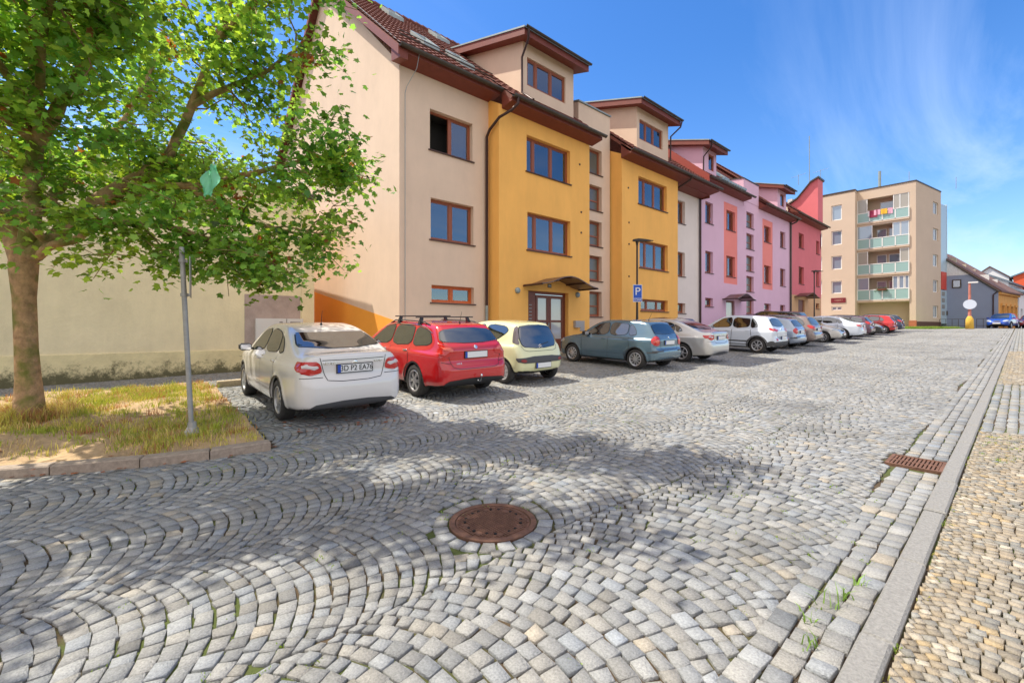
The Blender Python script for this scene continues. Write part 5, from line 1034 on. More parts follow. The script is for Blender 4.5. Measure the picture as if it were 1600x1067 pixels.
    def surf(s, A, B, view):
        """point of the body seen from a side: L/R -> (x,z), B/F -> (y,z), T -> (x,y)"""
        A, B = np.asarray(A, float), np.asarray(B, float); n = 70; big = s.Wd/2+.12
        if view in 'LR': sg = 1 if view == 'L' else -1; P = lambda t: (A, sg*(big-t*big), B)
        elif view == 'B': P = lambda t: (-.15+t*1.9, A, B)
        elif view == 'F': P = lambda t: (s.L+.15-t*2.2, A, B)
        else: P = lambda t: (A, B, s.sp['H']+.1-t*1.1)
        lo = np.zeros(A.shape); hi = np.ones(A.shape); found = np.zeros(A.shape, bool)
        for k in range(1, n+1):
            t = np.full(A.shape, k/n); ins = s.D(*P(t), arches=False) < 0; new = ins & ~found; hi[new] = k/n; lo[new] = (k-1)/n; found |= ins
        for _ in range(14):
            m = (lo+hi)/2; ins = s.D(*P(m), arches=False) < 0; hi = np.where(ins, m, hi); lo = np.where(ins, lo, m)
        x, y, z = [np.broadcast_to(q, A.shape).astype(float) for q in P(hi)]; e = .006
        gr = np.stack([s.D(x+e, y, z, False)-s.D(x-e, y, z, False), s.D(x, y+e, z, False)-s.D(x, y-e, z, False), s.D(x, y, z+e, False)-s.D(x, y, z-e, False)], -1); gr /= np.linalg.norm(gr, axis=-1, keepdims=True)+1e-9
        return np.stack([x, y, z], -1), gr
    def patch_geo(s, poly, view, off=.006, res=.03, rnd=2):
        P = np.array(poly, float)
        for _ in range(rnd):
            q = np.roll(P, -1, 0); P = np.stack([P*.8+q*.2, P*.2+q*.8], 1).reshape(-1, 2)
        b = P[:, 1]; lo, hi = b.min()+1e-4, b.max()-1e-4; nr = max(3, int((hi-lo)/res)+2); nc = max(4, int((P[:, 0].max()-P[:, 0].min())/res)+2); R_ = np.linspace(lo, hi, nr); A = []; B = []
        for r in R_:
            xs_ = []
            for i in range(len(P)):
                a, c = P[i], P[(i+1) % len(P)]
                if (a[1] > r) != (c[1] > r): xs_.append(a[0]+(r-a[1])/(c[1]-a[1])*(c[0]-a[0]))
            if len(xs_) < 2: xs_ = [P[:, 0].mean()]*2
            A.append(np.linspace(min(xs_), max(xs_), nc)); B.append(np.full(nc, r))
        A, B = np.array(A), np.array(B); p, gr = s.surf(A, B, view); vd = {'L': gr[..., 1], 'R': -gr[..., 1], 'B': -gr[..., 0], 'F': gr[..., 0], 'T': gr[..., 2]}[view]; okv = (vd > .30) & (np.abs(s.D(p[..., 0], p[..., 1], p[..., 2], False)) < .02); p = p+gr*off; p[..., 0] -= s.L/2; i, j = np.meshgrid(np.arange(nr-1), np.arange(nc-1), indexing='ij'); a = (i*nc+j).ravel(); F = np.stack([a, a+1, a+nc+1, a+nc], 1)
        if view == 'L': F = F[:, ::-1]
        kq = okv[:-1, :-1] & okv[1:, :-1] & okv[:-1, 1:] & okv[1:, 1:]
        if not kq.all():                      # keep the largest connected run of quads
            lab = np.arange(1, kq.size+1).reshape(kq.shape)*kq
            for _ in range(sum(kq.shape)):
                n_ = lab.copy(); n_[1:] = np.maximum(n_[1:], lab[:-1]); n_[:-1] = np.maximum(n_[:-1], lab[1:]); n_[:, 1:] = np.maximum(n_[:, 1:], lab[:, :-1]); n_[:, :-1] = np.maximum(n_[:, :-1], lab[:, 1:]); n_ *= kq
                if (n_ == lab).all(): break
                lab = n_
            c_ = np.bincount(lab.ravel()); c_[0] = 0; kq = lab == c_.argmax() if c_.any() else kq
        F = F[kq.ravel()]
        return p.reshape(-1, 3), F, p
    def patch(s, name, m, items, off=.006, parent=None, res=None, rnd=2):
        V = []; F = []; n = 0; res = res or (.03 if s.near else .05)
        for view, poly in items: v, f, _ = s.patch_geo(poly, view, off, res, rnd); V.append(v); F.append(f+n); n += len(v)
        V = np.concatenate(V); F = np.concatenate(F); u_, inv = np.unique(F.ravel(), return_inverse=True)
        return np_mesh(name, V[u_], inv.reshape(F.shape).astype(np.int32), m, parent or s.t, smooth=True, local=True)
    def lamp(s, name, m, rear, side, off=.010): a = s.patch(name, m, [rear], off); s.patch('lamp_side', m, [side], off, a); return a
    def line(s, name, m, paths, w=.007, off=.004, parent=None):
        if len(paths) > 1:
            for q in paths: s.line(name, m, [q], w, off, parent)
            return
        V = []; F = []
        for view, pts in paths:
            pts = np.array(pts, float); seg = np.linalg.norm(np.diff(pts, axis=0), axis=1); tt = np.r_[0, np.cumsum(seg)]; n = max(3, int(tt[-1]/.04)); u = np.linspace(0, tt[-1], n); A = np.interp(u, tt, pts[:, 0]); B = np.interp(u, tt, pts[:, 1]); dA, dB = np.gradient(A), np.gradient(B); q = np.hypot(dA, dB)+1e-9; nA, nB = -dB/q*w/2, dA/q*w/2
            p1, g1 = s.surf(A+nA, B+nB, view); p2, g2 = s.surf(A-nA, B-nB, view); k = sum(len(x) for x in V); p = np.stack([p1+g1*off, p2+g2*off], 1); p[..., 0] -= s.L/2; V.append(p.reshape(-1, 3))
            i = np.arange(n-1)*2+k; ln_ = np.linalg.norm(np.diff(p1, axis=0), axis=1); i = i[ln_ < 4*max(tt[-1]/n, .03)]; F.append(np.stack([i, i+2, i+3, i+1], 1))
        return np_mesh(name, np.concatenate(V), np.concatenate(F).astype(np.int32), m, parent or s.t, smooth=True, local=True)
    def wheels(s, style='alloy', ns=10):
        r, w = s.sp['wr'], s.sp.get('ww', .205); rr = r*.66
        tyre = MB(); tyre.lathe([(rr, -w*.5+.02), (rr+.02, -w*.5), (r*.9, -w*.5), (r*.975, -w*.42), (r, -w*.3), (r, w*.3), (r*.975, w*.42), (r*.9, w*.5), (rr+.02, w*.5), (rr, w*.5-.02)], (0, 0, 0), 'y', 40)
        rim = MB(); rim.lathe([(rr+.004, w*.5-.01), (rr-.005, w*.5-.004), (rr-.022, w*.5-.012), (rr-.028, w*.5-.05), (rr-.03, -.02)], (0, 0, 0), 'y', 40)
        for k in range(ns):
            for dk in ((-.13, .13) if style == 'twin' else (0,)):
                a = 2*math.pi*k/ns+dk; c, q = math.cos(a), math.sin(a); w0, w1 = (.016, .020) if style != 'cap' else (.028, .042)
                if style == 'twin': w0, w1 = .012, .011
                if style == 'five': w0, w1 = .034, .034
                def pt(r_, t_, y): return (r_*c-t_*q, y, r_*q+t_*c)
                y0, y1 = w*.5-.055, w*.5-.022
                rim.hexa([pt(.035, -w0, y0), pt(rr-.015, -w1, y0), pt(rr-.015, w1, y0), pt(.035, w0, y0), pt(.035, -w0, y1+.012), pt(rr-.015, -w1, y1-.004), pt(rr-.015, w1, y1-.004), pt(.035, w0, y1+.012)])
        rim.lathe([(.001, w*.5-.008), (.045, w*.5-.012), (.06, w*.5-.03), (.06, w*.5-.06)], (0, 0, 0), 'y', 20)
        dsk = MB(); dsk.lathe([(.001, w*.5-.07), (rr-.02, w*.5-.07)], (0, 0, 0), 'y', 24)
        me = None
        for x in s.sp['wx']:
            for sg in (1, -1):
                if me is None:
                    t = tyre.build('tyre', m_tyre, None, local=True); auto_smooth(t, 40); ri = rim.build('rim', m_rim if style != 'cap' else m_hub, None, local=True); di = dsk.build('brake_disc', m_blk, None, local=True); me = [t.data, ri.data, di.data]; first = [t, ri, di]
                else: first = [bpy.data.objects.new(nm, d_) for nm, d_ in zip(('tyre', 'rim', 'brake_disc'), me)]; [COL.objects.link(o) for o in first]
                wh = bpy.data.objects.new('wheel', None); COL.objects.link(wh); wh.empty_display_size = .1; wh.parent = s.t; wh.location = (x-s.L/2, sg*(s.Wd/2-w/2-.012), r); wh.rotation_euler = (R(random.uniform(0, 60))*0, 0, 0 if sg > 0 else math.pi)
                for o in first: o.parent = wh
    def box(s, name, m, x, y, z, dx, dy, dz, parent=None, bev=.25):
        """a rounded little block centred on body coordinates"""
        mb = MB(); n = 3; P = []
        for (sx, k) in ((-1, 1-bev), (-1+bev*.6, 1), (1-bev*.6, 1), (1, 1-bev)):
            for (a, b_) in ((-1, -1+bev), (-1+bev, -1), (1-bev, -1), (1, -1+bev), (1, 1-bev), (1-bev, 1), (-1+bev, 1), (-1, 1-bev)): P.append((x-s.L/2+sx*dx, y+a*k*dy, z+b_*k*dz))
        F = [list(range(8))[::-1], list(range(24, 32))]+[[8*i+a, 8*i+(a+1) % 8, 8*i+8+(a+1) % 8, 8*i+8+a] for i in range(3) for a in range(8)]; mb.add(P, F); return auto_smooth(mb.build(name, m, parent or s.t, local=True), 50)
    def mirrors(s, x, z, m=None, big=1.):
        for sg in (1, -1):
            p, _ = s.surf(np.array([x]), np.array([z-.05]), 'L' if sg > 0 else 'R'); y = p[0, 1]
            q = s.box('mirror', m or s.pm, x, y+sg*.13, z, .07*big, .10*big, .065*big, bev=.45)
            s.box('mirror_glass', m_chrome, x-.068*big, y+sg*.13, z, .006, .085*big, .05*big, parent=q, bev=.3); s.box('stalk', m_blk, x+.01, y+sg*.02, z-.035, .03, .05, .018, parent=q)
    def handles(s, pts, m=None):
        for sg, vw in ((1, 'L'), (-1, 'R')):
            for (x, z) in pts: p, _ = s.surf(np.array([x]), np.array([z]), vw); s.box('door_handle', m or s.pm, x, p[0, 1]+sg*.015, z, .085, .014, .014, bev=.4)
    def plate(s, z, txt=None, front=False, w=.26, hgt=.056, x=None, small=False):
        vw = 'F' if front else 'B'; p, gr = s.surf(np.array([0., 0.]), np.array([z-hgt, z+hgt]), vw); sg = 1 if front else -1; xs_ = (p[:, 0]).min()-.008 if not front else p[:, 0].max()+.008
        xx = xs_-s.L/2; lean = 0
        mb = MB(); mb.box(xx-.012, xx+.012, -w-.012, w+.012, z-hgt-.012, z+hgt+.012); bpl = mb.build('plate_holder', m_blk, s.t, local=True); xo = xx+sg*.0135
        mb = MB(); mb.box(min(xo, xo+sg*.003), max(xo, xo+sg*.003), -w, w, z-hgt, z+hgt); mb.build('number_plate', m_plate, bpl, local=True)
        if not small:
            e = 1 if not front else -1; mb = MB(); y0, y1 = sorted((e*w, e*(w-.045))); mb.box(min(xo+sg*.004, xo+sg*.006), max(xo+sg*.004, xo+sg*.006), y0, y1, z-hgt, z+hgt); mb.build('plate_band', m_pblue, bpl, local=True)
            if txt: v, f = text_geo(txt, .115); mb = MB(); mb.add([(xo+sg*(.005+q[2]), -e*(q[0]+.026)*.85, z+q[1]) for q in v], f); mb.build('plate_writing', m_ink, bpl, local=True)
    def text(s, txt, y, z, size, m, name='lettering', view='B'):
        v, f = text_geo(txt, size); P = np.array(v); p, gr = s.surf(y-P[:, 0], z+P[:, 1], 'B'); Q = p+gr*(.007+P[:, 2:3]); Q[:, 0] -= s.L/2; np_mesh(name, Q, f, m, s.t, local=True)
    def badge(s, z, r=.045, view='B', m=None):
        p, gr = s.surf(np.array([0.]), np.array([z]), view); n = gr[0]; c = p[0]-np.array([s.L/2, 0, 0]); a = np.array([0, 1., 0]); b_ = np.cross(n, a); mb = MB(); N_ = 20; P = []
        for rr, o in ((r, 0), (r, .012), (r*.8, .015), (.001, .013)):
            for k in range(N_): t_ = 2*math.pi*k/N_; q = c+n*o+a*rr*math.cos(t_)+b_*rr*math.sin(t_); P.append(tuple(q))
        mb.add(P, [[i*N_+k, i*N_+(k+1) % N_, (i+1)*N_+(k+1) % N_, (i+1)*N_+k] for i in range(3) for k in range(N_)]); return mb.build('badge', m or m_chrome, s.t, smooth=True, local=True)
    def side(s, *items): return [(v, p) for p in items for v in 'LR']
    def aerial(s, x, lean=-.12):
        p, _ = s.surf(np.array([x]), np.array([0.]), 'T'); z = p[0, 2]; mb = MB(); a = x-s.L/2; mb.tube([(a, 0, z-.01), (a, 0, z+.03)], [.025, .012], 8); mb.tube([(a, 0, z+.03), (a+lean, .02, z+.24)], [.006, .003], 5); mb.build('aerial', m_blk, s.t, local=True)
    def glass(s, side=(), rear=None, front=None, border=.0):
        """dark surround first, then the panes just above it"""
        def grow(P, k):
            P = np.array(P, float); c = P.mean(0); return [tuple(q) for q in P+(P-c)/np.linalg.norm(P-c, axis=1, keepdims=True)*k]
        it = s.side(*side)
        if rear: it += [('B', rear)]
        if front: it += [('T', front)]
        s.patch('window_seal', m_blk, [(v, grow(p, .018)) for v, p in it], off=.004); 
        for v, p in it: s.patch('window', m_cg, [(v, p)], off=.008)
    def arch_trim(s, m=None, w=.03):
        P = []
        for x in s.sp['wx']:
            a = np.linspace(R(-12), R(192), 26); r = s.sp['ar']+w/2-.004; P += [(v, np.stack([x+r*np.cos(a), s.sp['wr']+r*np.sin(a)], 1)) for v in 'LR']
        for q in P: s.line('wheel_arch', m or m_blk, [q], w, .005)
def mirror_y(P): return [(-a, b) for a, b in P][::-1]
SEC = [(.08, -.14), (.22, -.05), (.40, -.005), (.60, 0), (.82, -.012), (.885, -.03), (.92, -.062), (1.0, -.10), (1.2, -.175), (1.42, -.275), (1.6, -.36)]
def doors(c, xf, xb, xr, zb, zt, ar=True, two=False):
    w = c.sp['wx'][0]; r = c.sp['ar']; P = [('L', [(xf, zb), (xf+.02, zt)]), ('L', [(xb, zb), (xb-.02, zt)])]
    if not two: P += [('L', [(w+r*.98+.03, zb), (w+r*1.0+.05, zb+.22), (w+r*.62, c.sp['wr']+r*.98), (xr, zt)])]
    P += [('L', [(w+r+.03, zb), (xf, zb)])]
    P += [('R', p) for _, p in P]; c.line('door_gap', m_blk, P, .012 if c.near else .016)
    c.line('sill_trim', m_trim, [(v, [(w+r+.02, .235), (c.sp['wx'][1]-r-.02, .235)]) for v in 'LR'], .05, .006)
def sedan(name, label, X, Y, rz, pm, near=True, h=.026, txt=None, lamps='wrap', sc=1., front=False, group='cars parked along the houses', white=True):
    sp = dict(L=4.48, W=1.71, H=1.46, wx=(.98, 3.58), wr=.315, ar=.355, k=.075, crown=.045,
      sil=[(.10, .26), (.0, .38), (-.005, .60), (.045, .78), (.05, .96), (.10, 1.055), (.42, 1.085), (.85, 1.25), (1.25, 1.385), (1.65, 1.45), (2.1, 1.465), (2.6, 1.42), (3.05, 1.215), (3.45, .99), (3.75, .925), (4.15, .82), (4.40, .66), (4.47, .46), (4.42, .26), (3.9, .19), (2.2, .18), (.7, .19)],
      plan=[(-.2, .44), (-.02, .60), (.10, .735), (.30, .805), (.8, .845), (2.2, .855), (3.5, .845), (4.0, .79), (4.3, .68), (4.45, .55), (4.65, .36)], sec=SEC)
    c = Car(name, label, sp, X, Y, rz, pm, group, h, near); c.t.scale = (sc, sc, sc)
    w1 = [(2.14, .985), (3.14, .945), (3.04, 1.03), (2.62, 1.295), (2.40, 1.345), (2.14, 1.365)]; w2 = [(1.30, 1.01), (2.08, .985), (2.08, 1.368), (1.75, 1.36), (1.42, 1.30), (1.34, 1.22)]; w3 = [(1.0, 1.03), (1.25, 1.015), (1.29, 1.20), (1.36, 1.285), (1.12, 1.17)]
    ws = [(2.78, -.50), (3.10, -.56), (3.50, -.60), (3.58, 0), (3.50, .60), (3.10, .56), (2.78, .50), (2.72, 0)]
    c.glass((w1, w2, w3), [(-.64, 1.11), (.64, 1.11), (.60, 1.22), (.50, 1.385), (-.50, 1.385), (-.60, 1.22)], ws)
    doors(c, 3.18, 2.11, 1.25, .25, .95); c.handles([(2.28, .86), (1.30, .89)]); c.mirrors(3.0, 1.0, m_blk if near else None); c.wheels('alloy', 9 if near else 6); c.arch_trim()
    L1 = [(.46, .80), (.50, .955), (.66, .985), (.815, .99), (.83, .90), (.80, .80), (.62, .765)]; S1 = [(.0, .80), (.0, .985), (.22, .975), (.33, .95), (.25, .86), (.14, .80)]
    c.lamp('tail_light', m_lr, ('B', L1), ('L', S1), .010); c.lamp('tail_light', m_lr, ('B', mirror_y(L1)), ('R', S1), .010)
    q = [(.50, .845), (.53, .915), (.72, .93), (.72, .85)]; [c.patch('lamp_lens', m_lw, [it_], .014) for it_ in (('B', q), ('B', mirror_y(q)))]
    c.line('boot_gap', m_blk, [('B', [(-.50, 1.05), (-.44, .78), (-.40, .69), (-.20, .665), (.20, .665), (.40, .69), (.44, .78), (.50, 1.05)]), ('B', [(-.80, .735), (-.46, .735)]), ('B', [(.46, .735), (.80, .735)]), ('B', [(-.46, .975), (0, .97), (.46, .975)])], .009)
    c.patch('rear_valance', m_trim, [('B', [(-.70, .24), (.70, .24), (.62, .33), (.50, .385), (-.50, .385), (-.62, .33)])], .008)
    c.plate(.845, txt, x=0)
    hl = [(.36, .66), (.44, .76), (.66, .80), (.76, .74), (.64, .66)]; c.lamp('headlight', m_lg, ('F', hl), ('L', [(4.05, .72), (4.1, .82), (4.42, .74), (4.42, .66)]), .008); c.lamp('headlight', m_lg, ('F', mirror_y(hl)), ('R', [(4.05, .72), (4.1, .82), (4.42, .74), (4.42, .66)]), .008)
    c.patch('grille', m_blk, [('F', [(-.32, .60), (-.30, .72), (.30, .72), (.32, .60)]), ('F', [(-.5, .30), (-.45, .44), (.45, .44), (.5, .30)])], .007); c.plate(.50, None, True, small=not near)
    c.badge(.915 if not front else .915, .042)
    if near: c.aerial(1.55); c.text('ŠKODA', -.52 if False else .36, .925, .055, m_chrome); c.text('RAPID', -.36, .925, .048, m_chrome)
    return c
def wagon(name, label, X, Y, rz, pm, near=True, h=.026, sc=1., rack=True, group='cars parked along the houses', rails=True, tall=0.):
    T = tall
    sp = dict(L=4.50, W=1.78, H=1.485+T, wx=(.93, 3.58), wr=.32, ar=.36, k=.075, crown=.045,
      sil=[(.12, .27), (.0, .40), (-.005, .62), (.06, .74), (.07, .98), (.17, 1.10), (.42, 1.36+T), (.60, 1.435+T), (1.2, 1.475+T), (2.0, 1.485+T), (2.5, 1.45+T), (2.95, 1.26+T*.6), (3.45, .99), (3.8, .93), (4.2, .83), (4.42, .66), (4.49, .46), (4.42, .26), (3.9, .2), (2.2, .19), (.7, .21)],
      plan=[(-.2, .46), (-.02, .63), (.08, .75), (.28, .83), (.8, .88), (2.2, .89), (3.5, .875), (4.0, .82), (4.3, .70), (4.47, .56), (4.65, .36)], sec=[(z, o) for z, o in SEC[:-2]]+[(1.42, -.27), (1.6+T, -.34-T*.2)])
    c = Car(name, label, sp, X, Y, rz, pm, group, h, near); c.t.scale = (sc, sc, sc); U = T
    w1 = [(2.10, .98), (3.12, .95), (3.0, 1.06), (2.56, 1.32+U), (2.34, 1.37+U), (2.10, 1.39+U)]; w2 = [(1.20, 1.0), (2.04, .98), (2.04, 1.392+U), (1.5, 1.39+U), (1.24, 1.37+U)]; w3 = [(.46, 1.08), (.70, 1.01), (1.14, 1.0), (1.17, 1.36+U), (.90, 1.345+U), (.62, 1.27+U)]
    ws = [(2.70, -.52), (3.05, -.58), (3.48, -.62), (3.56, 0), (3.48, .62), (3.05, .58), (2.70, .52), (2.64, 0)]
    c.glass((w1, w2, w3), [(-.62, 1.08), (.62, 1.08), (.67, 1.14), (.58, 1.355+U), (-.58, 1.355+U), (-.67, 1.14)], ws)
    c.line('window_chrome', m_chrome, [(v, [(.55, 1.26+U), (.80, 1.355+U), (1.2, 1.405+U), (2.1, 1.412+U), (2.40, 1.385+U), (2.60, 1.335+U)]) for v in 'LR'], .014, .011)
    doors(c, 3.18, 2.07, 1.2, .26, .95); c.handles([(2.24, .88), (1.32, .90)], m_chrome if near else None); c.mirrors(2.98, 1.02); c.wheels('twin', 6); c.arch_trim()
    L1 = [(.44, .88), (.47, 1.0), (.68, 1.06), (.80, 1.08), (.845, 1.0), (.83, .86), (.62, .82)]; S1 = [(.0, .86), (.0, 1.04), (.26, 1.09), (.44, 1.08), (.30, .98), (.16, .87)]
    c.lamp('tail_light', m_lr, ('B', L1), ('L', S1), .010); c.lamp('tail_light', m_lr, ('B', mirror_y(L1)), ('R', S1), .010)
    q = [(.50, .92), (.52, .99), (.74, 1.03), (.74, .95)]; [c.patch('lamp_lens', mat('lamp_coral', (.72, .12, .07), .12, coat=.8), [it_], .014) for it_ in (('B', q), ('B', mirror_y(q)))]
    c.line('tailgate_gap', m_blk, [('B', [(-.66, 1.08), (-.60, .80), (-.54, .64), (-.40, .60), (.40, .60), (.54, .64), (.60, .80), (.66, 1.08)]), ('B', [(-.84, .76), (-.58, .70)]), ('B', [(.58, .70), (.84, .76)])], .009)
    c.patch('rear_valance', m_blk, [('B', [(-.72, .25), (.72, .25), (.70, .36), (.55, .42), (-.55, .42), (-.70, .36)])], .009)
    c.plate(.86); c.badge(1.0, .04)
    if near: c.text('KIA', 0, 1.0, .05, m_blk); c.text("cee'd", .40, .70, .055, m_chrome); c.aerial(.62, -.10)
    hl = [(.36, .68), (.46, .78), (.68, .84), (.80, .78), (.66, .68)]; S2 = [(4.0, .74), (4.05, .86), (4.43, .76), (4.43, .68)]; c.lamp('headlight', m_lg, ('F', hl), ('L', S2), .008); c.lamp('headlight', m_lg, ('F', mirror_y(hl)), ('R', S2), .008)
    c.patch('grille', m_blk, [('F', [(-.34, .62), (-.32, .74), (.32, .74), (.34, .62)]), ('F', [(-.5, .30), (-.45, .44), (.45, .44), (.5, .30)])], .007); c.plate(.52, None, True, small=True)
    if rails:
        for sg in (1, -1):
            xs_ = np.linspace(.75, 2.45, 9); p, gr = c.surf(xs_, np.full(9, sg*.60), 'T'); mb = MB(); pts = [(q[0]-c.L/2, q[1], q[2]+(.0 if i in (0, 8) else .045)) for i, q in enumerate(p)]; mb.tube(pts, .014, 6); mb.build('roof_rail', m_blk, c.t, smooth=True, local=True)
    if rack:
        for x in (1.15, 2.05):
            p, _ = c.surf(np.array([x]), np.array([.6]), 'T'); z = p[0, 2]+.05; a = x-c.L/2; mb = MB(); mb.box(a-.016, a+.016, -.70, .70, z+.07, z+.092); rk = mb.build('roof_bar', m_blk, c.t, local=True)
            for sg in (1, -1): mb = MB(); mb.hexa([(a-.05, sg*.60-.03, z-.06), (a+.05, sg*.60-.03, z-.06), (a+.05, sg*.60+.04, z-.06), (a-.05, sg*.60+.04, z-.06), (a-.022, sg*.56-.02, z+.07), (a+.022, sg*.56-.02, z+.07), (a+.022, sg*.56+.04, z+.07), (a-.022, sg*.56+.04, z+.07)]); mb.build('foot', m_blk, rk, local=True)
        mb = MB(); mb.tube([(-c.L/2-.02, .0, .36), (-c.L/2-.10, 0, .36), (-c.L/2-.12, 0, .44)], .016, 8); mb.lathe([(.001, .03), (.02, .02), (.025, 0), (.02, -.02), (.001, -.03)], (-c.L/2-.12, 0, .47), n=12); mb.build('tow_hook', m_chrome, c.t, smooth=True, local=True)
    return c
def mini(name, label, X, Y, rz, pm):
    sp = dict(L=3.44, W=1.62, H=1.465, wx=(.54, 2.88), wr=.285, ar=.325, k=.11, crown=.06, ww=.17,
      sil=[(.12, .27), (.01, .38), (-.005, .60), (.05, .76), (.13, .92), (.22, 1.15), (.34, 1.37), (.50, 1.43), (1.0, 1.465), (1.6, 1.455), (2.0, 1.38), (2.45, 1.15), (2.80, .97), (3.05, .89), (3.28, .74), (3.41, .55), (3.43, .38), (3.35, .25), (2.9, .2), (1.7, .19), (.6, .21)],
      plan=[(-.2, .46), (-.02, .60), (.08, .71), (.25, .77), (.6, .805), (1.8, .81), (2.6, .80), (3.0, .74), (3.25, .63), (3.42, .48), (3.6, .3)], sec=SEC)
    c = Car(name, label, sp, X, Y, rz, pm, h=.026, near=True)
    w1 = [(1.42, .97), (2.42, .90), (2.32, 1.04), (1.98, 1.28), (1.76, 1.345), (1.42, 1.365)]; w2 = [(.52, 1.22), (.92, .99), (1.34, .975), (1.34, 1.365), (1.0, 1.36), (.66, 1.33)]
    c.glass((w1, w2), [(-.40, .84), (.40, .84), (.53, .90), (.565, 1.05), (.52, 1.24), (.44, 1.36), (-.44, 1.36), (-.52, 1.24), (-.565, 1.05), (-.53, .90)], [(2.05, -.50), (2.35, -.55), (2.72, -.58), (2.8, 0), (2.72, .58), (2.35, .55), (2.05, .5), (2.0, 0)])
    doors(c, 2.5, 1.36, .9, .25, .93, two=True); c.handles([(1.52, .86)]); c.mirrors(2.28, .98, m_blk); c.wheels('cap', 9); c.arch_trim()
    L1 = [(.575, .93), (.60, 1.08), (.565, 1.27), (.51, 1.34), (.60, 1.345), (.66, 1.22), (.70, 1.08), (.745, .95), (.70, .92)]; S1 = [(.06, .95), (.16, 1.12), (.30, 1.33), (.40, 1.34), (.34, 1.10), (.30, .94)]
    cl = mat('lamp_smoky', (.15, .12, .13), .1, coat=.8)
    c.lamp('tail_light', cl, ('B', [(.585, .92), (.605, 1.08), (.57, 1.30), (.62, 1.30), (.68, 1.12), (.74, .93)]), ('L', S1), .010); c.lamp('tail_light', cl, ('B', mirror_y([(.585, .92), (.605, 1.08), (.57, 1.30), (.62, 1.30), (.68, 1.12), (.74, .93)])), ('R', S1), .010)
    c.patch('bumper_strip', m_trim, [('B', [(-.74, .60), (-.70, .52), (-.55, .50), (-.40, .545), (.40, .545), (.55, .50), (.70, .52), (.74, .60), (.72, .655), (-.72, .655)])], .012)
    q = [(.50, .53), (.52, .60), (.66, .60), (.64, .53)]; [c.patch('reflector', mat('dull_red', (.25, .03, .03), .3), [it_], .016) for it_ in (('B', q), ('B', mirror_y(q)))]
    c.line('tailgate_gap', m_blk, [('B', [(-.58, .90), (-.52, .80), (-.40, .77), (.40, .77), (.52, .80), (.58, .90)])], .008)
    c.plate(.44, w=.24); 
    for dz in (0, .035):
        mb = MB(); p, gr = c.surf(np.array([0.]), np.array([.86+dz]), 'B'); x = p[0, 0]-c.L/2-.012; mb.tube([(x, -.05, .845+dz), (x, 0, .885+dz), (x, .05, .845+dz)], .008, 6); mb.build('badge', m_chrome, c.t, local=True)
    c.line('wiper', m_blk, [('B', [(0, .90), (-.30, .955)])], .016, .02)
    return c
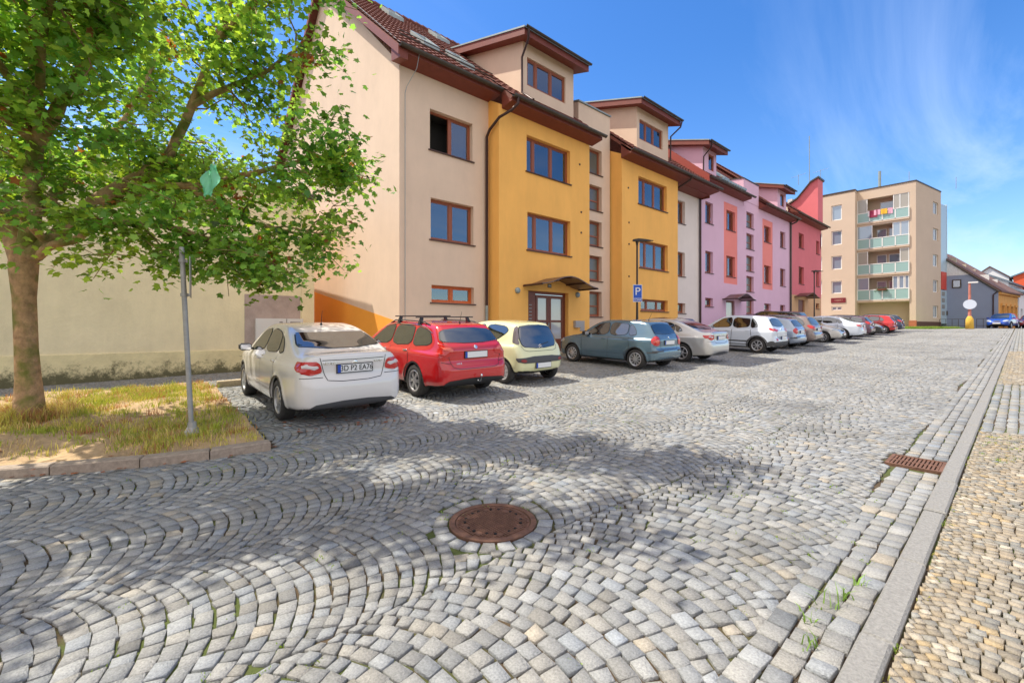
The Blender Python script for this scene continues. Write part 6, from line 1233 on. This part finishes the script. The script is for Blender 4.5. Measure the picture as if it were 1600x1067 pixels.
def hatch(name, label, X, Y, rz, pm, near=True, h=.028, sc=1., style='alloy', group='cars parked along the houses', front=False, lamp=None, clad=None, tall=0., spec=None):
    T = tall
    sp = dict(L=3.97, W=1.65, H=1.45+T, wx=(.68, 3.14), wr=.30+T*.15, ar=.34+T*.15, k=.075, crown=.045,
      sil=[(.12, .26), (.0, .38), (-.01, .56), (.05, .66), (.06, .90), (.14, 1.02), (.34, 1.28+T), (.48, 1.40+T), (.9, 1.44+T), (1.5, 1.455+T), (2.0, 1.42+T), (2.4, 1.27+T*.7), (2.85, 1.0+T*.3), (3.2, .93+T*.5), (3.62, .82+T*.5), (3.88, .66+T*.3), (3.96, .46), (3.90, .26), (3.4, .19), (2.0, .18), (.6, .20)],
      plan=[(-.2, .46), (-.02, .62), (.08, .72), (.25, .785), (.7, .82), (2.0, .825), (3.1, .81), (3.55, .75), (3.8, .65), (3.95, .5), (4.1, .34)], sec=[(z, o) for z, o in SEC[:-2]]+[(1.42, -.26), (1.6+T, -.33-T*.2)])
    c = Car(name, label, sp, X, Y, rz, pm, group, h, near); c.t.scale = (sc, sc, sc); U = T; b = T*.3
    w1 = [(1.72, .97+b), (2.62, .94+b), (2.52, 1.04+b), (2.12, 1.29+U), (1.94, 1.34+U), (1.72, 1.355+U)]; w2 = [(1.02, .985+b), (1.66, .97+b), (1.66, 1.355+U), (1.25, 1.345+U), (1.02, 1.33+U)]; w3 = [(.70, 1.0+b), (.97, .985+b), (.97, 1.325+U), (.86, 1.27+U), (.76, 1.16+U*.7)]
    c.glass((w1, w2, w3), [(-.54, 1.04+b), (.54, 1.04+b), (.57, 1.10+b), (.49, 1.335+U), (-.49, 1.335+U), (-.57, 1.10+b)], [(2.15, -.50), (2.5, -.55), (2.88, -.58), (2.95, 0), (2.88, .58), (2.5, .55), (2.15, .5), (2.1, 0)])
    doors(c, 2.72, 1.69, .95, .25, .93); c.handles([(1.84, .86), (1.05, .88)]); c.mirrors(2.52, 1.0+b, m_blk if near else None); c.wheels(style, 10 if near else 7); c.arch_trim(w=.03 if clad is None else .06, m=clad)
    c.line('side_moulding', pm if clad is None else clad, [(v, [(sp['wx'][0]+.38, .47), (sp['wx'][1]-.38, .47)]) for v in 'LR'], .05, .012)
    L1 = [(.50, .74+b), (.51, .96+b), (.56, 1.0+b), (.70, .98+b), (.76, .90+b), (.745, .74+b), (.64, .71+b)]; S1 = [(.0, .74+b), (.0, .97+b), (.14, .98+b), (.21, .92+b), (.17, .76+b)]
    if lamp == 'slit': L1 = [(.34, .88+b), (.38, .95+b), (.62, .98+b), (.76, .96+b), (.74, .88+b), (.55, .84+b)]; S1 = [(.0, .88+b), (.0, .96+b), (.24, 1.0+b), (.34, .99+b), (.20, .88+b)]
    c.lamp('tail_light', m_lr, ('B', L1), ('L', S1), .010); c.lamp('tail_light', m_lr, ('B', mirror_y(L1)), ('R', S1), .010)
    if lamp != 'slit': q = [(.54, .80+b), (.545, .90+b), (.70, .89+b), (.69, .80+b)]; [c.patch('lamp_lens', mat('lamp_coral', (.72, .12, .07), .12, coat=.8), [it_], .014) for it_ in (('B', q), ('B', mirror_y(q)), ('L', [(.03, .80+b), (.03, .88+b), (.14, .87+b), (.12, .80+b)]), ('R', [(.03, .80+b), (.03, .88+b), (.14, .87+b), (.12, .80+b)]))]
    c.line('tailgate_gap', m_blk, [('B', [(-.57, 1.04+b), (-.48, .95+b), (-.46, .64), (-.38, .60), (.38, .60), (.46, .64), (.48, .95+b), (.57, 1.04+b)])], .009)
    if clad: c.patch('bumper_cladding', clad, [('B', [(-.78, .24), (.78, .24), (.78, .50), (.5, .44), (-.5, .44), (-.78, .50)]), ('L', [(.0, .25), (.0, .50), (.30, .50), (.33, .25)]), ('R', [(.0, .25), (.0, .50), (.30, .50), (.33, .25)])], .010); q = [(.50, .52), (.52, .60), (.66, .60), (.64, .52)]; [c.patch('fog_lamp', m_lr, [it_], .014) for it_ in (('B', q), ('B', mirror_y(q)))]
    else: c.patch('rear_valance', m_trim, [('B', [(-.60, .24), (.60, .24), (.55, .34), (-.55, .34)])], .009); c.line('bumper_strip', m_trim, [('B', [(-.76, .56), (-.4, .56)]), ('B', [(.4, .56), (.76, .56)]), ('L', [(.04, .53), (.30, .52)]), ('R', [(.04, .53), (.30, .52)])], .035, .012)
    if clad: c.line('sill_cladding', clad, [(v, [(sp['wx'][0]+.37, .29), (sp['wx'][1]-.37, .29)]) for v in 'LR'], .13, .012)
    c.plate(.80+b if not clad else .62); c.badge(.94+b, .036)
    hl = [(.34, .62+b), (.40, .74+b), (.60, .80+b), (.72, .74+b), (.66, .62+b)]; S2 = [(3.50, .68+b), (3.56, .80+b), (3.88, .72+b), (3.90, .62+b)]; c.lamp('headlight', m_lg, ('F', hl), ('L', S2), .008); c.lamp('headlight', m_lg, ('F', mirror_y(hl)), ('R', S2), .008)
    c.patch('grille', m_blk, [('F', [(-.28, .60), (-.26, .72), (.26, .72), (.28, .60)]), ('F', [(-.5, .28), (-.45, .42), (.45, .42), (.5, .28)])], .007); c.plate(.47, None, True, small=True)
    if near: c.aerial(.75, -.12)
    return c
# noses towards the houses: local +x turned to world -X
NOSE = R(180)
P_wh = paint('white', (.72, .69, .65)); P_rd = paint('red', (.52, .012, .015), rough=.16); P_ye = paint('pale_yellow', (.72, .72, .42)); P_te = paint('steel_blue', (.12, .20, .26), .45, .25); P_si = paint('silver', (.60, .585, .55), .5, .28)
P_bk = paint('black', (.012, .012, .014), rough=.12); P_sb = paint('silver_blue', (.36, .42, .50), .5, .28); P_br = paint('brown_grey', (.26, .20, .18), .45, .25); P_cl = paint('cool_white', (.60, .66, .74)); P_pl = paint('plum', (.10, .04, .07), .2, .2); P_db = paint('dark_blue', (.015, .03, .07), .2, .18); P_bl = paint('bright_blue', (.01, .07, .42), .2, .2)
# rear axle x (world) -> centre: rear axle is (wx0) from the rear
def at_axle(xr, wx0, L): return xr-(L/2-wx0)
c = sedan('parked_car', 'white saloon car with its back to the street, nearest the grassy bed', at_axle(-7.48, .98, 4.48), 1.73+.84, NOSE, P_wh, txt='3D P2 EA76')
c = wagon('parked_car', 'bright red estate car with black roof bars, second from the grassy bed', at_axle(-7.85, .93, 4.5), 4.25+.87, NOSE, P_rd)
c = mini('parked_car', 'small pale yellow hatchback with a grey bumper strip beside the red estate', at_axle(-7.95, .54, 3.44), 6.6+.79, NOSE, P_ye)
c = hatch('parked_car', 'steel blue grey hatchback showing its side between the yellow and silver cars', at_axle(-7.5, .68, 3.97), 11.3+.81, NOSE, P_te)
c = sedan('parked_car', 'silver liftback with block tail lights right behind the steel blue hatchback', at_axle(-7.6, .98, 4.48), 14.2+.84, NOSE, P_si, near=False, h=.032)
c = mini('parked_car', 'small black car standing deep between the silver liftback and the white crossover', -10.5, 17.6, NOSE, P_bk)
c = hatch('parked_car', 'white crossover with dark grey cladding and a small high rear lamp', at_axle(-7.25, .70, 4.14), 19.75+.86, NOSE, P_cl, near=False, h=.03, sc=1.045, lamp='slit', clad=m_trim, tall=.05)
FAR = [(hatch, 'silver blue hatchback half hidden behind the white crossover', -8.7, 23.75, P_sb, {}), (wagon, 'brown grey estate with large red tail lights, taller than the silver blue hatchback before it', -8.9, 26.1, P_br, dict(rack=False, tall=.08)),
 (wagon, 'dark tall people carrier whose long black roof shows above its neighbours', -9.9, 28.4, P_bk, dict(rack=False, tall=.28)), (hatch, 'silver hatchback parked facing the street with its headlamps out', -8.6, 30.6, P_si, dict(front=True)),
 (sedan, 'pale silver saloon seen from behind next to the street-facing silver car', -8.8, 35.2, P_cl, {}), (wagon, 'plum coloured estate behind the pale silver saloon', -9.0, 38.9, P_pl, dict(rack=False)),
 (hatch, 'black car parked facing the street with pale headlamps', -8.7, 42.1, P_bk, dict(front=True)), (hatch, 'far red hatchback near the end of the parked row', -8.6, 46.5, P_rd, {}), (wagon, 'dark blue estate, last of the parked row before the lawn', -8.8, 49.3, P_db, dict(rack=False, tall=.03))]
for fn_, lab, X, Y, pm, kw in FAR:
    kw = dict(kw); fr_ = kw.pop('front', False)
    o = fn_('parked_car', lab, X, Y, 0 if fr_ else NOSE, pm, near=False, h=.045, **kw)
hatch('parked_car', 'bright blue car before the blue grey gable at the end of the street', -1.35, 67.5, R(-100), P_bl, near=False, h=.05, sc=1.05, group='cars at the end of the street')
hatch('parked_car', 'dark red car behind the bright blue one at the right edge', .6, 73.5, R(-97), paint('dark_red', (.28, .02, .02)), near=False, h=.05, group='cars at the end of the street')
